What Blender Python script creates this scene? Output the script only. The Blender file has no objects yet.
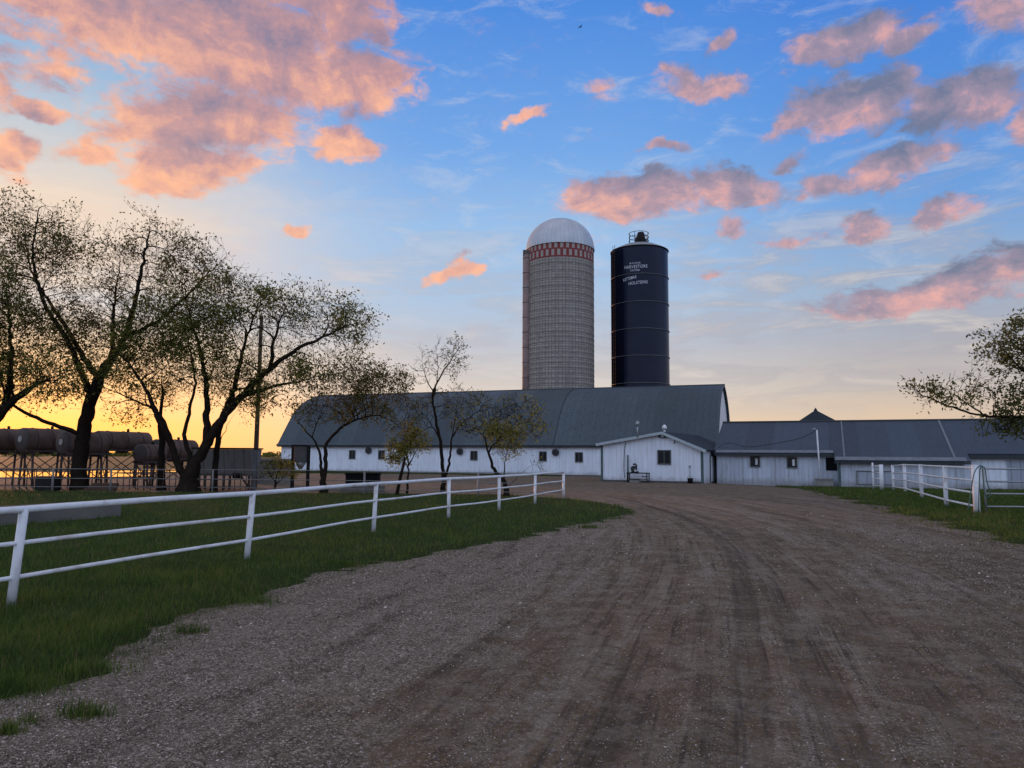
import bpy, bmesh, math, random
import numpy as np
from mathutils import Vector, Matrix

random.seed(7)
rng = np.random.default_rng(11)
sc = bpy.context.scene
col = sc.collection
PI = math.pi
R = math.radians

# ------------------------------------------------------------------ camera
F, CX, CY = 740.0, 512.0, 384.0
HC = 1.7
TH, RHO = math.atan(73 / 740.0), 0.0070
fwd = np.array((0, math.cos(TH), math.sin(TH)))
up0 = np.array((0, -math.sin(TH), math.cos(TH)))
rt0 = np.array((1.0, 0, 0))
rt = math.cos(RHO) * rt0 + math.sin(RHO) * up0
upc = math.cos(RHO) * up0 - math.sin(RHO) * rt0
CAM = np.array((0, 0, HC))

cd = bpy.data.cameras.new('camera')
cam = bpy.data.objects.new('camera', cd)
col.objects.link(cam)
cd.sensor_width = 36
cd.lens = F / 1024 * 36
cd.clip_end = 9000
cam.matrix_world = Matrix(((rt[0], upc[0], -fwd[0], 0), (rt[1], upc[1], -fwd[1], 0), (rt[2], upc[2], -fwd[2], HC), (0, 0, 0, 1)))
sc.camera = cam


def ray(u, v):
    d = fwd + rt * ((u - CX) / F) + upc * ((CY - v) / F)
    return d / np.linalg.norm(d)


def gp(u, v, z=0.0):                      # a photo point that lies on the ground
    d = ray(u, v)
    k = (z - HC) / d[2]
    return CAM + d * k


def at(u, v, Y):                          # a photo point at a distance Y ahead
    d = ray(u, v)
    return CAM + d * (Y / d[1])


def on_plane(u, v, P, n):
    d = ray(u, v)
    P = np.array(P); n = np.array(n)
    return CAM + d * (np.dot(P - CAM, n) / np.dot(d, n))


def sst(a, b, x):
    t = np.clip((x - a) / (b - a), 0, 1)
    return t * t * (3 - 2 * t)


def grade(x, y):
    return -0.13 * sst(12, 18, x) * sst(36, 45, y)


def lin(r, g, b):
    f = lambda c: (c / 12.92 if c <= .04045 else ((c + .055) / 1.055) ** 2.4)
    return (f(r / 255), f(g / 255), f(b / 255), 1)


# ------------------------------------------------------------------ tagging
def tag(o, label=None, cat=None, group=None, kind=None):
    if label: o['label'] = label
    if cat: o['category'] = cat
    if group: o['group'] = group
    if kind: o['kind'] = kind
    return o


def empty(name, loc=(0, 0, 0), rz=0, label=None, cat=None, group=None):
    o = bpy.data.objects.new(name, None)
    o.empty_display_size = .3
    col.objects.link(o)
    o.location = loc
    o.rotation_euler = (0, 0, rz)
    return tag(o, label, cat, group)


def copy_tree(o, parent=None):
    c = o.copy(); col.objects.link(c); c.parent = parent
    for ch in list(o.children): copy_tree(ch, c)
    return c


# ------------------------------------------------------------------ mesh builder
class MB:
    def __init__(s):
        s.v, s.f, s.sm = [], [], []

    def add(s, verts, faces, smooth=False):
        o = len(s.v)
        s.v += [tuple(map(float, p)) for p in verts]
        for f in faces:
            s.f.append(tuple(i + o for i in f)); s.sm.append(smooth)
        return s

    def box(s, c, size, rz=0, M=None):
        x, y, z = [k / 2 for k in size]
        vs = [(-x, -y, -z), (x, -y, -z), (x, y, -z), (-x, y, -z), (-x, -y, z), (x, -y, z), (x, y, z), (-x, y, z)]
        ca, sa = math.cos(rz), math.sin(rz)
        vs = [(p[0] * ca - p[1] * sa + c[0], p[0] * sa + p[1] * ca + c[1], p[2] + c[2]) for p in vs]
        return s.add(vs, [(0, 3, 2, 1), (4, 5, 6, 7), (0, 1, 5, 4), (1, 2, 6, 5), (2, 3, 7, 6), (3, 0, 4, 7)])

    def bx(s, x0, x1, y0, y1, z0, z1):
        return s.box(((x0 + x1) / 2, (y0 + y1) / 2, (z0 + z1) / 2), (x1 - x0, y1 - y0, z1 - z0))

    def tube(s, pts, r, n=8, cap=True, smooth=True, closed=False):
        pts = [np.array(p, float) for p in pts]
        m = len(pts)
        rr = [r] * m if np.isscalar(r) else list(r)
        vs, fs = [], []
        ref = None
        for i, p in enumerate(pts):
            a = pts[(i - 1) % m] if (closed or i > 0) else p
            b = pts[(i + 1) % m] if (closed or i < m - 1) else p
            t = b - a
            t = t / (np.linalg.norm(t) + 1e-9)
            if ref is None:
                ref = np.array((0, 0, 1.0)) if abs(t[2]) < .9 else np.array((1.0, 0, 0))
            e1 = np.cross(t, ref); e1 /= np.linalg.norm(e1) + 1e-9
            e2 = np.cross(e1, t); ref = e2
            for k in range(n):
                a_ = 2 * PI * k / n
                vs.append(p + rr[i] * (math.cos(a_) * e1 + math.sin(a_) * e2))
        segs = m if closed else m - 1
        for i in range(segs):
            j = (i + 1) % m
            for k in range(n):
                k2 = (k + 1) % n
                fs.append((i * n + k, j * n + k, j * n + k2, i * n + k2))
        s.add(vs, fs, smooth)
        if cap and not closed:
            o = len(s.v) - len(vs)
            s.f.append(tuple(o + k for k in range(n))); s.sm.append(False)
            s.f.append(tuple(o + (m - 1) * n + k for k in reversed(range(n)))); s.sm.append(False)
        return s

    def prism(s, poly, axis, a0, a1):
        """polygon of 2-D points extruded along one local axis ('x': points are (y,z); 'y': (x,z); 'z': (x,y))"""
        n = len(poly)
        def P(p, a):
            return {'x': (a, p[0], p[1]), 'y': (p[0], a, p[1]), 'z': (p[0], p[1], a)}[axis]
        vs = [P(p, a0) for p in poly] + [P(p, a1) for p in poly]
        fs = [tuple(range(n)), tuple(reversed(range(n, 2 * n)))]
        for i in range(n):
            j = (i + 1) % n
            fs.append((i, i + n, j + n, j))
        return s.add(vs, fs)

    def sheet(s, prof, axis, a0, a1, th, nseg=1):
        """a bent sheet of thickness th: profile polyline (y,z) or (x,z) run along an axis"""
        pr = [np.array(p, float) for p in prof]
        nn = []
        for i in range(len(pr)):
            t = pr[min(i + 1, len(pr) - 1)] - pr[max(i - 1, 0)]
            t /= np.linalg.norm(t)
            nn.append(np.array((t[1], -t[0])))
        poly = pr + [p + q * th for p, q in zip(reversed(pr), reversed(nn))]
        return s.prism([tuple(p) for p in poly], axis, a0, a1)

    def disc_cyl(s, c, axis, r, h, n=20):
        c = np.array(c, float); ax = np.array(axis, float); ax /= np.linalg.norm(ax)
        return s.tube([c - ax * h / 2, c + ax * h / 2], r, n)

    def build(s, name, m, parent=None, loc=None, bevel=0):
        me = bpy.data.meshes.new(name)
        me.from_pydata(s.v, [], s.f)
        bm = bmesh.new(); bm.from_mesh(me)
        bmesh.ops.recalc_face_normals(bm, faces=bm.faces)
        bm.to_mesh(me); bm.free()
        me.polygons.foreach_set('use_smooth', s.sm)
        me.materials.append(m)
        o = bpy.data.objects.new(name, me)
        col.objects.link(o)
        if parent: o.parent = parent
        if loc is not None: o.location = loc
        if bevel:
            b = o.modifiers.new('bevel', 'BEVEL'); b.width = bevel; b.segments = 2; b.limit_method = 'ANGLE'
        return o


def np_mesh(name, verts, faces, m, parent=None, smooth=False, attrs=None):
    """faces: list of (k-column int arrays)"""
    me = bpy.data.meshes.new(name)
    me.vertices.add(len(verts))
    me.vertices.foreach_set('co', np.asarray(verts, np.float32).ravel())
    idx = np.concatenate([f.ravel() for f in faces]).astype(np.int32)
    tot = np.concatenate([np.full(len(f), f.shape[1], np.int32) for f in faces])
    st = np.concatenate([[0], np.cumsum(tot)[:-1]]).astype(np.int32)
    me.loops.add(len(idx)); me.loops.foreach_set('vertex_index', idx)
    me.polygons.add(len(tot)); me.polygons.foreach_set('loop_start', st)
    me.polygons.foreach_set('use_smooth', np.full(len(tot), smooth))
    me.update(calc_edges=True); me.validate()
    for k, a in (attrs or {}).items():
        at_ = me.attributes.new(k, 'FLOAT', 'POINT')
        at_.data.foreach_set('value', np.asarray(a, np.float32))
    me.materials.append(m)
    o = bpy.data.objects.new(name, me)
    col.objects.link(o)
    if parent: o.parent = parent
    return o


def lathe(name, prof, m, parent, n=64, a0=0, a1=2 * PI, rad=None):
    """profile of (r,z); UV in metres round the circumference and up"""
    full = abs(a1 - a0 - 2 * PI) < 1e-6
    vs, fs, uv = [], [], []
    nr = rad or max(p[0] for p in prof)
    for (r_, z_) in prof:
        for k in range(n + 1):
            a = a0 + (a1 - a0) * k / n
            vs.append((r_ * math.cos(a), r_ * math.sin(a), z_))
    for i in range(len(prof) - 1):
        for k in range(n):
            fs.append((i * (n + 1) + k, i * (n + 1) + k + 1, (i + 1) * (n + 1) + k + 1, (i + 1) * (n + 1) + k))
            for (ii, kk) in ((i, k), (i, k + 1), (i + 1, k + 1), (i + 1, k)):
                uv.append(((a0 + (a1 - a0) * kk / n) * nr, prof[ii][1]))
    me = bpy.data.meshes.new(name)
    me.from_pydata(vs, [], fs)
    ul = me.uv_layers.new(name='UVMap')
    ul.data.foreach_set('uv', [c for p in uv for c in p])
    me.polygons.foreach_set('use_smooth', [True] * len(fs))
    me.materials.append(m)
    o = bpy.data.objects.new(name, me); col.objects.link(o); o.parent = parent
    return o


# ------------------------------------------------------------------ materials
class NT:
    def __init__(s, tree):
        s.t = tree

    def n(s, typ, **kw):
        nd = s.t.nodes.new(typ)
        ins = kw.pop('ins', {})
        for k, v in kw.items(): setattr(nd, k, v)
        for k, v in ins.items():
            if hasattr(v, 'is_output') or isinstance(v, bpy.types.NodeSocket): s.t.links.new(v, nd.inputs[k])
            else: nd.inputs[k].default_value = v
        return nd

    def math(s, op, a, b=None, c=None, clamp=False):
        nd = s.n('ShaderNodeMath', operation=op, use_clamp=clamp)
        for i, v in enumerate((a, b, c)):
            if v is None: continue
            if isinstance(v, bpy.types.NodeSocket): s.t.links.new(v, nd.inputs[i])
            else: nd.inputs[i].default_value = v
        return nd.outputs[0]

    def mix(s, f, a, b, typ='MIX'):
        nd = s.n('ShaderNodeMix', data_type='RGBA', blend_type=typ)
        for i, v in ((0, f), (6, a), (7, b)):
            if isinstance(v, bpy.types.NodeSocket): s.t.links.new(v, nd.inputs[i])
            else: nd.inputs[i].default_value = v
        return nd.outputs[2]

    def mr(s, v, a, b, c=0.0, d=1.0, smooth=True):
        nd = s.n('ShaderNodeMapRange', interpolation_type='SMOOTHSTEP' if smooth else 'LINEAR')
        s.t.links.new(v, nd.inputs[0])
        for i, k in enumerate((a, b, c, d)): nd.inputs[i + 1].default_value = k
        return nd.outputs[0]

    def noise(s, vec, scale, detail=4, rough=.55, dist=0):
        nd = s.n('ShaderNodeTexNoise', ins={'Scale': scale, 'Detail': detail, 'Roughness': rough, 'Distortion': dist})
        if vec is not None: s.t.links.new(vec, nd.inputs['Vector'])
        return nd.outputs['Fac']

    def ramp(s, fac, stops, interp='LINEAR'):
        nd = s.n('ShaderNodeValToRGB')
        s.t.links.new(fac, nd.inputs[0])
        cr = nd.color_ramp; cr.interpolation = interp
        while len(cr.elements) < len(stops): cr.elements.new(.5)
        for e, (p, c) in zip(cr.elements, stops):
            e.position = p; e.color = c
        return nd.outputs[0]


def c4(c, k=1.0): return (c[0] * k, c[1] * k, c[2] * k, 1)


def newmat(name):
    m = bpy.data.materials.new(name); m.use_nodes = True
    t = NT(m.node_tree)
    b = m.node_tree.nodes['Principled BSDF']
    return m, t, b


def mat(name, base, rough=.6, var=.25, scale=6.0, metal=0.0, bump=.1, bscale=40.0, bdist=.01, dirt=None, coat=0, spec=.3):
    m, t, b = newmat(name)
    co = t.n('ShaderNodeTexCoord').outputs['Object']
    n1 = t.noise(co, scale, 5, .6)
    cc = t.ramp(n1, [(.25, c4(base, 1 - var)), (.75, c4(base, 1 + var))])
    if dirt:
        n2 = t.noise(co, scale * .45, 6, .65, .4)
        cc = t.mix(t.mr(n2, .48, .72, 0, dirt[1]), cc, c4(dirt[0]))
    t.t.links.new(cc, b.inputs['Base Color'])
    b.inputs['Metallic'].default_value = metal
    t.t.links.new(t.math('MULTIPLY_ADD', n1, .2, rough - .1), b.inputs['Roughness'])
    b.inputs['Coat Weight'].default_value = coat
    b.inputs['Specular IOR Level'].default_value = spec
    if bump:
        n3 = t.noise(co, bscale, 4, .6)
        bp = t.n('ShaderNodeBump', ins={'Strength': bump, 'Distance': bdist, 'Height': n3})
        t.t.links.new(bp.outputs[0], b.inputs['Normal'])
    return m


def siding(name, base, pitch=.3, dirt=(.25, .24, .22), axis='X', dirtamt=.35, rough=.5, metal=0.0, rib=.12, groove=.6, var=.08, gw=.1):
    """ribbed sheet metal or boards: ribs along an axis, rain streaks and splash dirt"""
    m, t, b = newmat(name)
    co = t.n('ShaderNodeTexCoord').outputs['Object']
    sp = t.n('ShaderNodeSeparateXYZ', ins={0: co})
    x = sp.outputs[axis]
    fr = t.math('FRACT', t.math('DIVIDE', x, pitch))
    tri = t.math('ABSOLUTE', t.math('SUBTRACT', fr, .5))          # 0 at rib centre .. .5 at groove
    g = t.mr(tri, .5 - gw, .5, 0, 1)
    panel = t.math('FLOOR', t.math('DIVIDE', x, pitch * 3))
    wn = t.n('ShaderNodeTexWhiteNoise', noise_dimensions='1D'); t.t.links.new(panel, wn.inputs['W'])
    st = t.n('ShaderNodeMapping', ins={'Scale': (3.0, 3.0, .35)}); t.t.links.new(co, st.inputs[0])
    streak = t.noise(st.outputs[0], 1.6, 6, .65)
    fine = t.noise(co, .7, 5, .6)
    v = t.math('MULTIPLY_ADD', wn.outputs[0], var, 1 - var / 2)
    v = t.math('MULTIPLY', v, t.math('MULTIPLY_ADD', fine, .3, .85))
    cc = t.n('ShaderNodeVectorMath', operation='SCALE'); cc.inputs[0].default_value = base[:3]
    t.t.links.new(v, cc.inputs['Scale'])
    c = t.mix(t.math('MULTIPLY', t.mr(streak, .45, .75), dirtamt), cc.outputs[0], c4(dirt))
    c = t.mix(t.math('MULTIPLY', g, groove), c, c4(dirt, .7))
    spl = t.math('ADD', sp.outputs['Z'], t.math('MULTIPLY', t.math('SUBTRACT', t.noise(co, 2.2, 6, .7), .5), .9))
    c = t.mix(t.math('MULTIPLY', t.mr(spl, .5, .0), .55), c, c4((.17, .15, .13)))
    t.t.links.new(c, b.inputs['Base Color'])
    b.inputs['Roughness'].default_value = rough
    b.inputs['Metallic'].default_value = metal
    h = t.math('ADD', t.math('MULTIPLY', g, -1), t.math('MULTIPLY', t.noise(co, 2.5, 3), .5))
    bp = t.n('ShaderNodeBump', ins={'Strength': .6, 'Distance': rib * .2, 'Height': h})
    t.t.links.new(bp.outputs[0], b.inputs['Normal'])
    return m


M = {}
M['white_siding'] = siding('white_siding', (.70, .75, .82), .32, (.36, .36, .36), dirtamt=.4, groove=.22, gw=.07)
M['old_siding'] = siding('old_siding', (.43, .48, .55), .3, (.20, .20, .19), dirtamt=.6, var=.22, groove=.35, gw=.08)
M['grey_door'] = siding('grey_door', (.30, .34, .40), .5, (.2, .2, .2), dirtamt=.4)
M['barn_roof'] = siding('barn_roof', (.062, .082, .094), .61, (.034, .044, .050), dirtamt=.7, rough=.6, metal=.1, var=.35, groove=.3, gw=.07)
M['shed_roof'] = siding('shed_roof', (.046, .060, .078), .61, (.08, .094, .11), dirtamt=.6, rough=.6, metal=.1, var=.35, groove=.45, gw=.08)
M['dark_roof'] = siding('dark_roof', (.030, .038, .046), .4, (.03, .03, .03), rough=.6)
M['green_trim'] = mat('green_trim', (.06, .10, .10), .5)
M['pale_trim'] = mat('pale_trim', (.36, .42, .44), .5, .12, dirt=((.2, .2, .2), .4))
M['flashing'] = mat('flashing', (.15, .165, .18), .55, .25, 3, metal=.1, dirt=((.09, .095, .1), .6))
M['dark_trim'] = mat('dark_trim', (.035, .042, .045), .6)
M['foundation'] = mat('foundation', (.09, .09, .085), .9, .3, 3)
M['window_frame'] = mat('window_frame', (.10, .10, .095), .6)
M['pale_frame'] = mat('pale_frame', (.4, .42, .42), .6)
M['fan_metal'] = mat('fan_metal', (.03, .032, .035), .5)
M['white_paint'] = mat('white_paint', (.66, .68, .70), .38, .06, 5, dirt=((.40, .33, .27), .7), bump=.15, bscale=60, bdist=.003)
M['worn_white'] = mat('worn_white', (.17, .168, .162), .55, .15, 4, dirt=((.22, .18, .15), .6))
M['galv'] = mat('galv', (.30, .32, .33), .45, .15, 6, metal=.5, dirt=((.15, .12, .1), .4))
M['band_steel'] = mat('band_steel', (.13, .135, .15), .5, .2, 3, metal=.3)
M['steel_dark'] = mat('steel_dark', (.014, .013, .013), .7, .3, spec=.2)
M['rusty'] = mat('rusty', (.07, .05, .042), .75, .35, 8)
M['tank_paint'] = mat('tank_paint', (.135, .092, .074), .7, .3, 2, dirt=((.075, .034, .018), .8), spec=.2)
M['tank_end'] = mat('tank_end', (.06, .048, .042), .6, .2, 3, dirt=((.12, .08, .06), .6))
M['decal'] = mat('decal', (.36, .34, .32), .5, .05)
M['concrete'] = mat('concrete', (.21, .205, .19), .9, .25, 2.5, bump=.4, bscale=30, bdist=.01, dirt=((.10, .095, .085), .6))
M['bunk_concrete'] = mat('bunk_concrete', (.125, .118, .105), .9, .2, 1.5, bump=.5, bscale=20, bdist=.015, dirt=((.08, .08, .07), .7))
M['bin_grey'] = mat('bin_grey', (.10, .098, .098), .6, .2, 2, dirt=((.08, .07, .06), .5))
M['wood_pole'] = mat('wood_pole', (.07, .045, .03), .85, .3, 4, bump=.4, bscale=20)
M['black_rubber_and_shade'] = mat('black_rubber_and_shade', (.007, .007, .008), .8, .2, spec=.1)
M['bark'] = mat('bark', (.020, .015, .011), .95, .4, 5, bump=.8, bscale=22, bdist=.03, spec=.02)
M['hose_green'] = mat('hose_green', (.03, .10, .09), .45)
M['letter'] = mat('letter', (.58, .60, .65), .5, .05)
M['cable'] = mat('cable', (.02, .02, .022), .6)
M['bird'] = mat('bird_feather', (.02, .02, .022), .8)
M['curtain'] = mat('curtain', (.55, .56, .56), .9)
for k_, sp_ in (('dark_roof', .04), ('barn_roof', .25), ('shed_roof', .22)):
    M[k_].node_tree.nodes['Principled BSDF'].inputs['Specular IOR Level'].default_value = sp_
M['dome'] = siding('dome_metal', (.50, .53, .57), .4, (.34, .36, .38), rough=.42, metal=.3)

# chipped paint: rust specks, and mud at the foot of the posts
m = M['white_paint']; t = NT(m.node_tree); b = m.node_tree.nodes['Principled BSDF']
src = b.inputs['Base Color'].links[0].from_socket
co = t.n('ShaderNodeTexCoord').outputs['Object']
chip = t.mr(t.noise(co, 26, 6, .72), .62, .68)
wear = t.mr(t.noise(co, 1.1, 3, .5), .45, .65)
c = t.mix(t.math('MULTIPLY', t.math('MULTIPLY', chip, wear), .8), src, (.13, .06, .03, 1))
zz_ = t.n('ShaderNodeSeparateXYZ', ins={0: co}).outputs[2]
mud = t.mr(t.math('ADD', zz_, t.math('MULTIPLY', t.math('SUBTRACT', t.noise(co, 9, 5, .7), .5), .35)), .26, .02)
c = t.mix(t.math('MULTIPLY', mud, .65), c, (.16, .14, .10, 1))
t.t.links.new(c, b.inputs['Base Color'])

m, t, b = newmat('window_glass')
b.inputs['Base Color'].default_value = (.012, .015, .018, 1); b.inputs['Roughness'].default_value = .12
b.inputs['Specular IOR Level'].default_value = .22
co = t.n('ShaderNodeTexCoord').outputs['Object']
bp = t.n('ShaderNodeBump', ins={'Strength': .08, 'Distance': .02, 'Height': t.noise(co, 3, 2)})
t.t.links.new(bp.outputs[0], b.inputs['Normal'])
M['glass'] = m


def leaf_mat(name, c1, c2, tr=.5):
    m, t, b = newmat(name)
    g = t.n('ShaderNodeNewGeometry')
    nz = t.noise(g.outputs['Position'], 1.4, 3)
    nz2 = t.noise(g.outputs['Position'], 9, 2)
    f = t.math('ADD', t.math('ADD', t.math('MULTIPLY', nz, .5), t.math('MULTIPLY', nz2, .2)), t.math('MULTIPLY', g.outputs['Random Per Island'], .3))
    c = t.ramp(f, [(.35, c4(c1)), (.65, c4(c2))])
    t.t.links.new(c, b.inputs['Base Color'])
    b.inputs['Roughness'].default_value = .6
    b.inputs['Specular IOR Level'].default_value = .1
    tl = t.n('ShaderNodeBsdfTranslucent'); t.t.links.new(c, tl.inputs[0])
    mx = t.n('ShaderNodeMixShader', ins={0: tr}); t.t.links.new(b.outputs[0], mx.inputs[1]); t.t.links.new(tl.outputs[0], mx.inputs[2])
    t.t.links.new(mx.outputs[0], m.node_tree.nodes['Material Output'].inputs[0])
    return m


M['leaf_dark'] = leaf_mat('leaf_dark', (.060, .075, .015), (.19, .19, .042))
M['leaf_bronze'] = leaf_mat('leaf_bronze', (.05, .05, .014), (.15, .135, .035))
M['leaf_yellow'] = leaf_mat('leaf_yellow', (.13, .13, .02), (.30, .28, .055))
M['leaf_olive'] = leaf_mat('leaf_olive', (.06, .058, .016), (.17, .15, .04))
M['leaf_green'] = leaf_mat('leaf_green', (.07, .08, .025), (.17, .165, .05))
def straw(m):
    t = NT(m.node_tree); b = m.node_tree.nodes['Principled BSDF']
    src = b.inputs['Base Color'].links[0].from_socket
    g = t.n('ShaderNodeNewGeometry')
    big = t.noise(g.outputs['Position'], .8, 4, .6)
    f = t.math('GREATER_THAN', t.math('ADD', g.outputs['Random Per Island'], t.math('MULTIPLY', t.math('SUBTRACT', big, .5), .5)), .93)
    c = t.mix(f, src, (.17, .135, .06, 1))
    for l in list(m.node_tree.links):
        if l.from_socket == src and l.to_node.type != 'MIX': m.node_tree.links.new(c, l.to_socket)
M['grass'] = leaf_mat('grass_blade', (.040, .076, .015), (.125, .165, .036), .4)
straw(M['grass'])
M['grass_far'] = leaf_mat('grass_far', (.034, .060, .015), (.09, .11, .03), .3)

# silo staves: blocks, dark mortar joints, chequered top courses
m, t, b = newmat('silo_staves')
uv = t.n('ShaderNodeTexCoord').outputs['UV']
br = t.n('ShaderNodeTexBrick', offset=.0, squash=1.0, ins={'Color1': (.36, .32, .275, 1), 'Color2': (.28, .248, .215, 1), 'Mortar': (.165, .148, .13, 1), 'Scale': 1.0, 'Mortar Size': .045, 'Mortar Smooth': .3, 'Bias': 0.0, 'Brick Width': .40, 'Row Height': .30})
t.t.links.new(uv, br.inputs['Vector'])
sp = t.n('ShaderNodeSeparateXYZ', ins={0: uv})
SILO_TOP = 26.7
ang = t.math('FLOOR', t.math('DIVIDE', sp.outputs[0], .345))
row = t.math('FLOOR', t.math('DIVIDE', t.math('SUBTRACT', SILO_TOP, sp.outputs[1]), .9))
par = t.math('MODULO', t.math('ADD', t.math('ADD', ang, row), 100.0), 2.0)
chk = t.mix(t.math('GREATER_THAN', par, .5), (.20, .034, .03, 1), (.33, .295, .26, 1))
redline = t.math('MULTIPLY', t.math('GREATER_THAN', t.math('FRACT', t.math('DIVIDE', t.math('SUBTRACT', SILO_TOP, sp.outputs[1]), .9)), .8), 1.0)
chk = t.mix(redline, chk, (.19, .034, .03, 1))
isb = t.math('GREATER_THAN', sp.outputs[1], SILO_TOP - 1.8)
st = t.n('ShaderNodeMapping', ins={'Scale': (1.0, .12, 1)}); t.t.links.new(uv, st.inputs[0])
sn = t.noise(st.outputs[0], 1.2, 6, .65)
blot = t.noise(uv, .35, 5, .6)
c = t.mix(t.math('MULTIPLY', t.mr(sn, .45, .75), .5), br.outputs[0], (.11, .10, .095, 1))
c = t.mix(t.math('MULTIPLY', t.mr(blot, .5, .8), .4), c, (.33, .31, .29, 1))
c = t.mix(isb, c, chk)
t.t.links.new(c, b.inputs['Base Color']); b.inputs['Roughness'].default_value = .8
bp = t.n('ShaderNodeBump', ins={'Strength': .5, 'Distance': .03, 'Height': t.math('SUBTRACT', 1.0, br.outputs['Fac'])})
t.t.links.new(bp.outputs[0], b.inputs['Normal'])
M['silo'] = m
M['chute'] = mat('chute_pinkish', (.24, .16, .142), .6, .3, 1.2, dirt=((.2, .19, .18), .6))  # pinkish brown base with greyer patches
M['hoop'] = mat('hoop_steel', (.10, .095, .09), .6, .3)

m, t, b = newmat('blue_enamel')
uv = t.n('ShaderNodeTexCoord').outputs['UV']
n1 = t.noise(uv, .5, 5, .6)
sp = t.n('ShaderNodeSeparateXYZ', ins={0: uv})
pan = t.n('ShaderNodeTexBrick', offset=.5, ins={'Color1': (.0, .0, .0, 1), 'Color2': (1, 1, 1, 1), 'Mortar': (.5, .5, .5, 1), 'Scale': 1.0, 'Mortar Size': .02, 'Brick Width': 2.7, 'Row Height': 1.62})
t.t.links.new(uv, pan.inputs['Vector'])
cc = t.mix(pan.outputs[0], (.006, .008, .024, 1), (.008, .011, .029, 1))
cc = t.mix(t.mr(n1, .4, .8, 0, .5), cc, (.011, .014, .034, 1))
t.t.links.new(cc, b.inputs['Base Color'])
b.inputs['Roughness'].default_value = .3
b.inputs['Specular IOR Level'].default_value = .16
bp = t.n('ShaderNodeBump', ins={'Strength': .35, 'Distance': .02, 'Height': t.math('ADD', pan.outputs['Fac'], t.math('MULTIPLY', n1, .6))})
t.t.links.new(bp.outputs[0], b.inputs['Normal'])
M['blue_enamel'] = m

# water
m, t, b = newmat('pond_water')
b.inputs['Base Color'].default_value = (.01, .012, .012, 1); b.inputs['Roughness'].default_value = .06
g = t.n('ShaderNodeNewGeometry').outputs['Position']
bp = t.n('ShaderNodeBump', ins={'Strength': .12, 'Distance': .05, 'Height': t.noise(g, 3, 3)})
t.t.links.new(bp.outputs[0], b.inputs['Normal'])
M['water'] = m

# open ground far out: dirt yard and green fields
m, t, b = newmat('open_ground')
g = t.n('ShaderNodeNewGeometry').outputs['Position']
big = t.noise(g, .02, 5, .6); mid = t.noise(g, .3, 6, .65); fine = t.noise(g, 9, 4, .7)
c = t.ramp(big, [(.4, (.050, .062, .022, 1)), (.6, (.075, .075, .035, 1))])
c = t.mix(t.mr(mid, .4, .7, 0, .6), c, (.035, .055, .018, 1))
c = t.mix(t.math('MULTIPLY', fine, .35), c, (.03, .035, .015, 1))
t.t.links.new(c, b.inputs['Base Color']); b.inputs['Roughness'].default_value = .95
b.inputs['Specular IOR Level'].default_value = .1
M['ground'] = m

# lawn soil below the blades
m, t, b = newmat('lawn_turf')
g = t.n('ShaderNodeNewGeometry').outputs['Position']
mid = t.noise(g, .5, 6, .65); fine = t.noise(g, 25, 5, .7)
c = t.ramp(fine, [(.35, (.016, .026, .008, 1)), (.7, (.055, .072, .022, 1))])
c = t.mix(t.mr(mid, .45, .75, 0, .5), c, (.035, .038, .016, 1))
t.t.links.new(c, b.inputs['Base Color']); b.inputs['Roughness'].default_value = 1
b.inputs['Specular IOR Level'].default_value = .05
bp = t.n('ShaderNodeBump', ins={'Strength': .9, 'Distance': .04, 'Height': fine})
t.t.links.new(bp.outputs[0], b.inputs['Normal'])
M['turf'] = m

# gravel drive: loose grey stones, brown compacted tracks
m, t, b = newmat('gravel_surface')
g = t.n('ShaderNodeNewGeometry').outputs['Position']
dirt = t.n('ShaderNodeAttribute', attribute_name='dirt').outputs['Fac']
tread = t.n('ShaderNodeAttribute', attribute_name='tread').outputs['Fac']
arc = t.n('ShaderNodeAttribute', attribute_name='arc').outputs['Fac']
side = t.n('ShaderNodeAttribute', attribute_name='side').outputs['Fac']
vo = t.n('ShaderNodeTexVoronoi', ins={'Scale': 62.0, 'Randomness': 1.0}); t.t.links.new(g, vo.inputs['Vector'])
vo2 = t.n('ShaderNodeTexVoronoi', ins={'Scale': 17.0}); t.t.links.new(g, vo2.inputs['Vector'])
n_big = t.noise(g, .35, 6, .65, .3); n_mid = t.noise(g, 2.2, 6, .7, .2); n_fin = t.noise(g, 30, 5, .75); n_hi = t.noise(g, 110, 3, .7)
sv = t.n('ShaderNodeSeparateXYZ', ins={0: vo.outputs['Color']}).outputs[0]
grav = t.ramp(sv, [(.0, (.054, .040, .028, 1)), (.45, (.190, .147, .107, 1)), (.85, (.35, .28, .208, 1)), (1.0, (.74, .62, .51, 1))])
grav = t.mix(t.math('MULTIPLY', n_fin, .5), grav, (.110, .082, .057, 1))
brown = t.ramp(n_fin, [(.3, (.082, .054, .031, 1)), (.7, (.225, .157, .094, 1))])
lat = t.n('ShaderNodeAttribute', attribute_name='lat').outputs['Fac']
mar = t.n('ShaderNodeAttribute', attribute_name='mar').outputs['Fac']
sv2 = t.n('ShaderNodeCombineXYZ', ins={0: t.math('MULTIPLY', lat, 2.6), 1: t.math('MULTIPLY', mar, .16)}).outputs[0]
strk = t.noise(sv2, 1.0, 7, .7, .3)
dm = t.math('ADD', dirt, t.math('MULTIPLY', t.math('SUBTRACT', n_mid, .5), 1.3))
dm = t.math('ADD', dm, t.math('MULTIPLY', t.math('SUBTRACT', n_big, .5), .9))
dm = t.math('ADD', dm, t.math('MULTIPLY', t.math('SUBTRACT', strk, .5), 2.2))
dmask = t.mr(dm, .2, .8)
few = t.math('GREATER_THAN', sv, .90)
c = t.mix(dmask, grav, brown)
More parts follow.
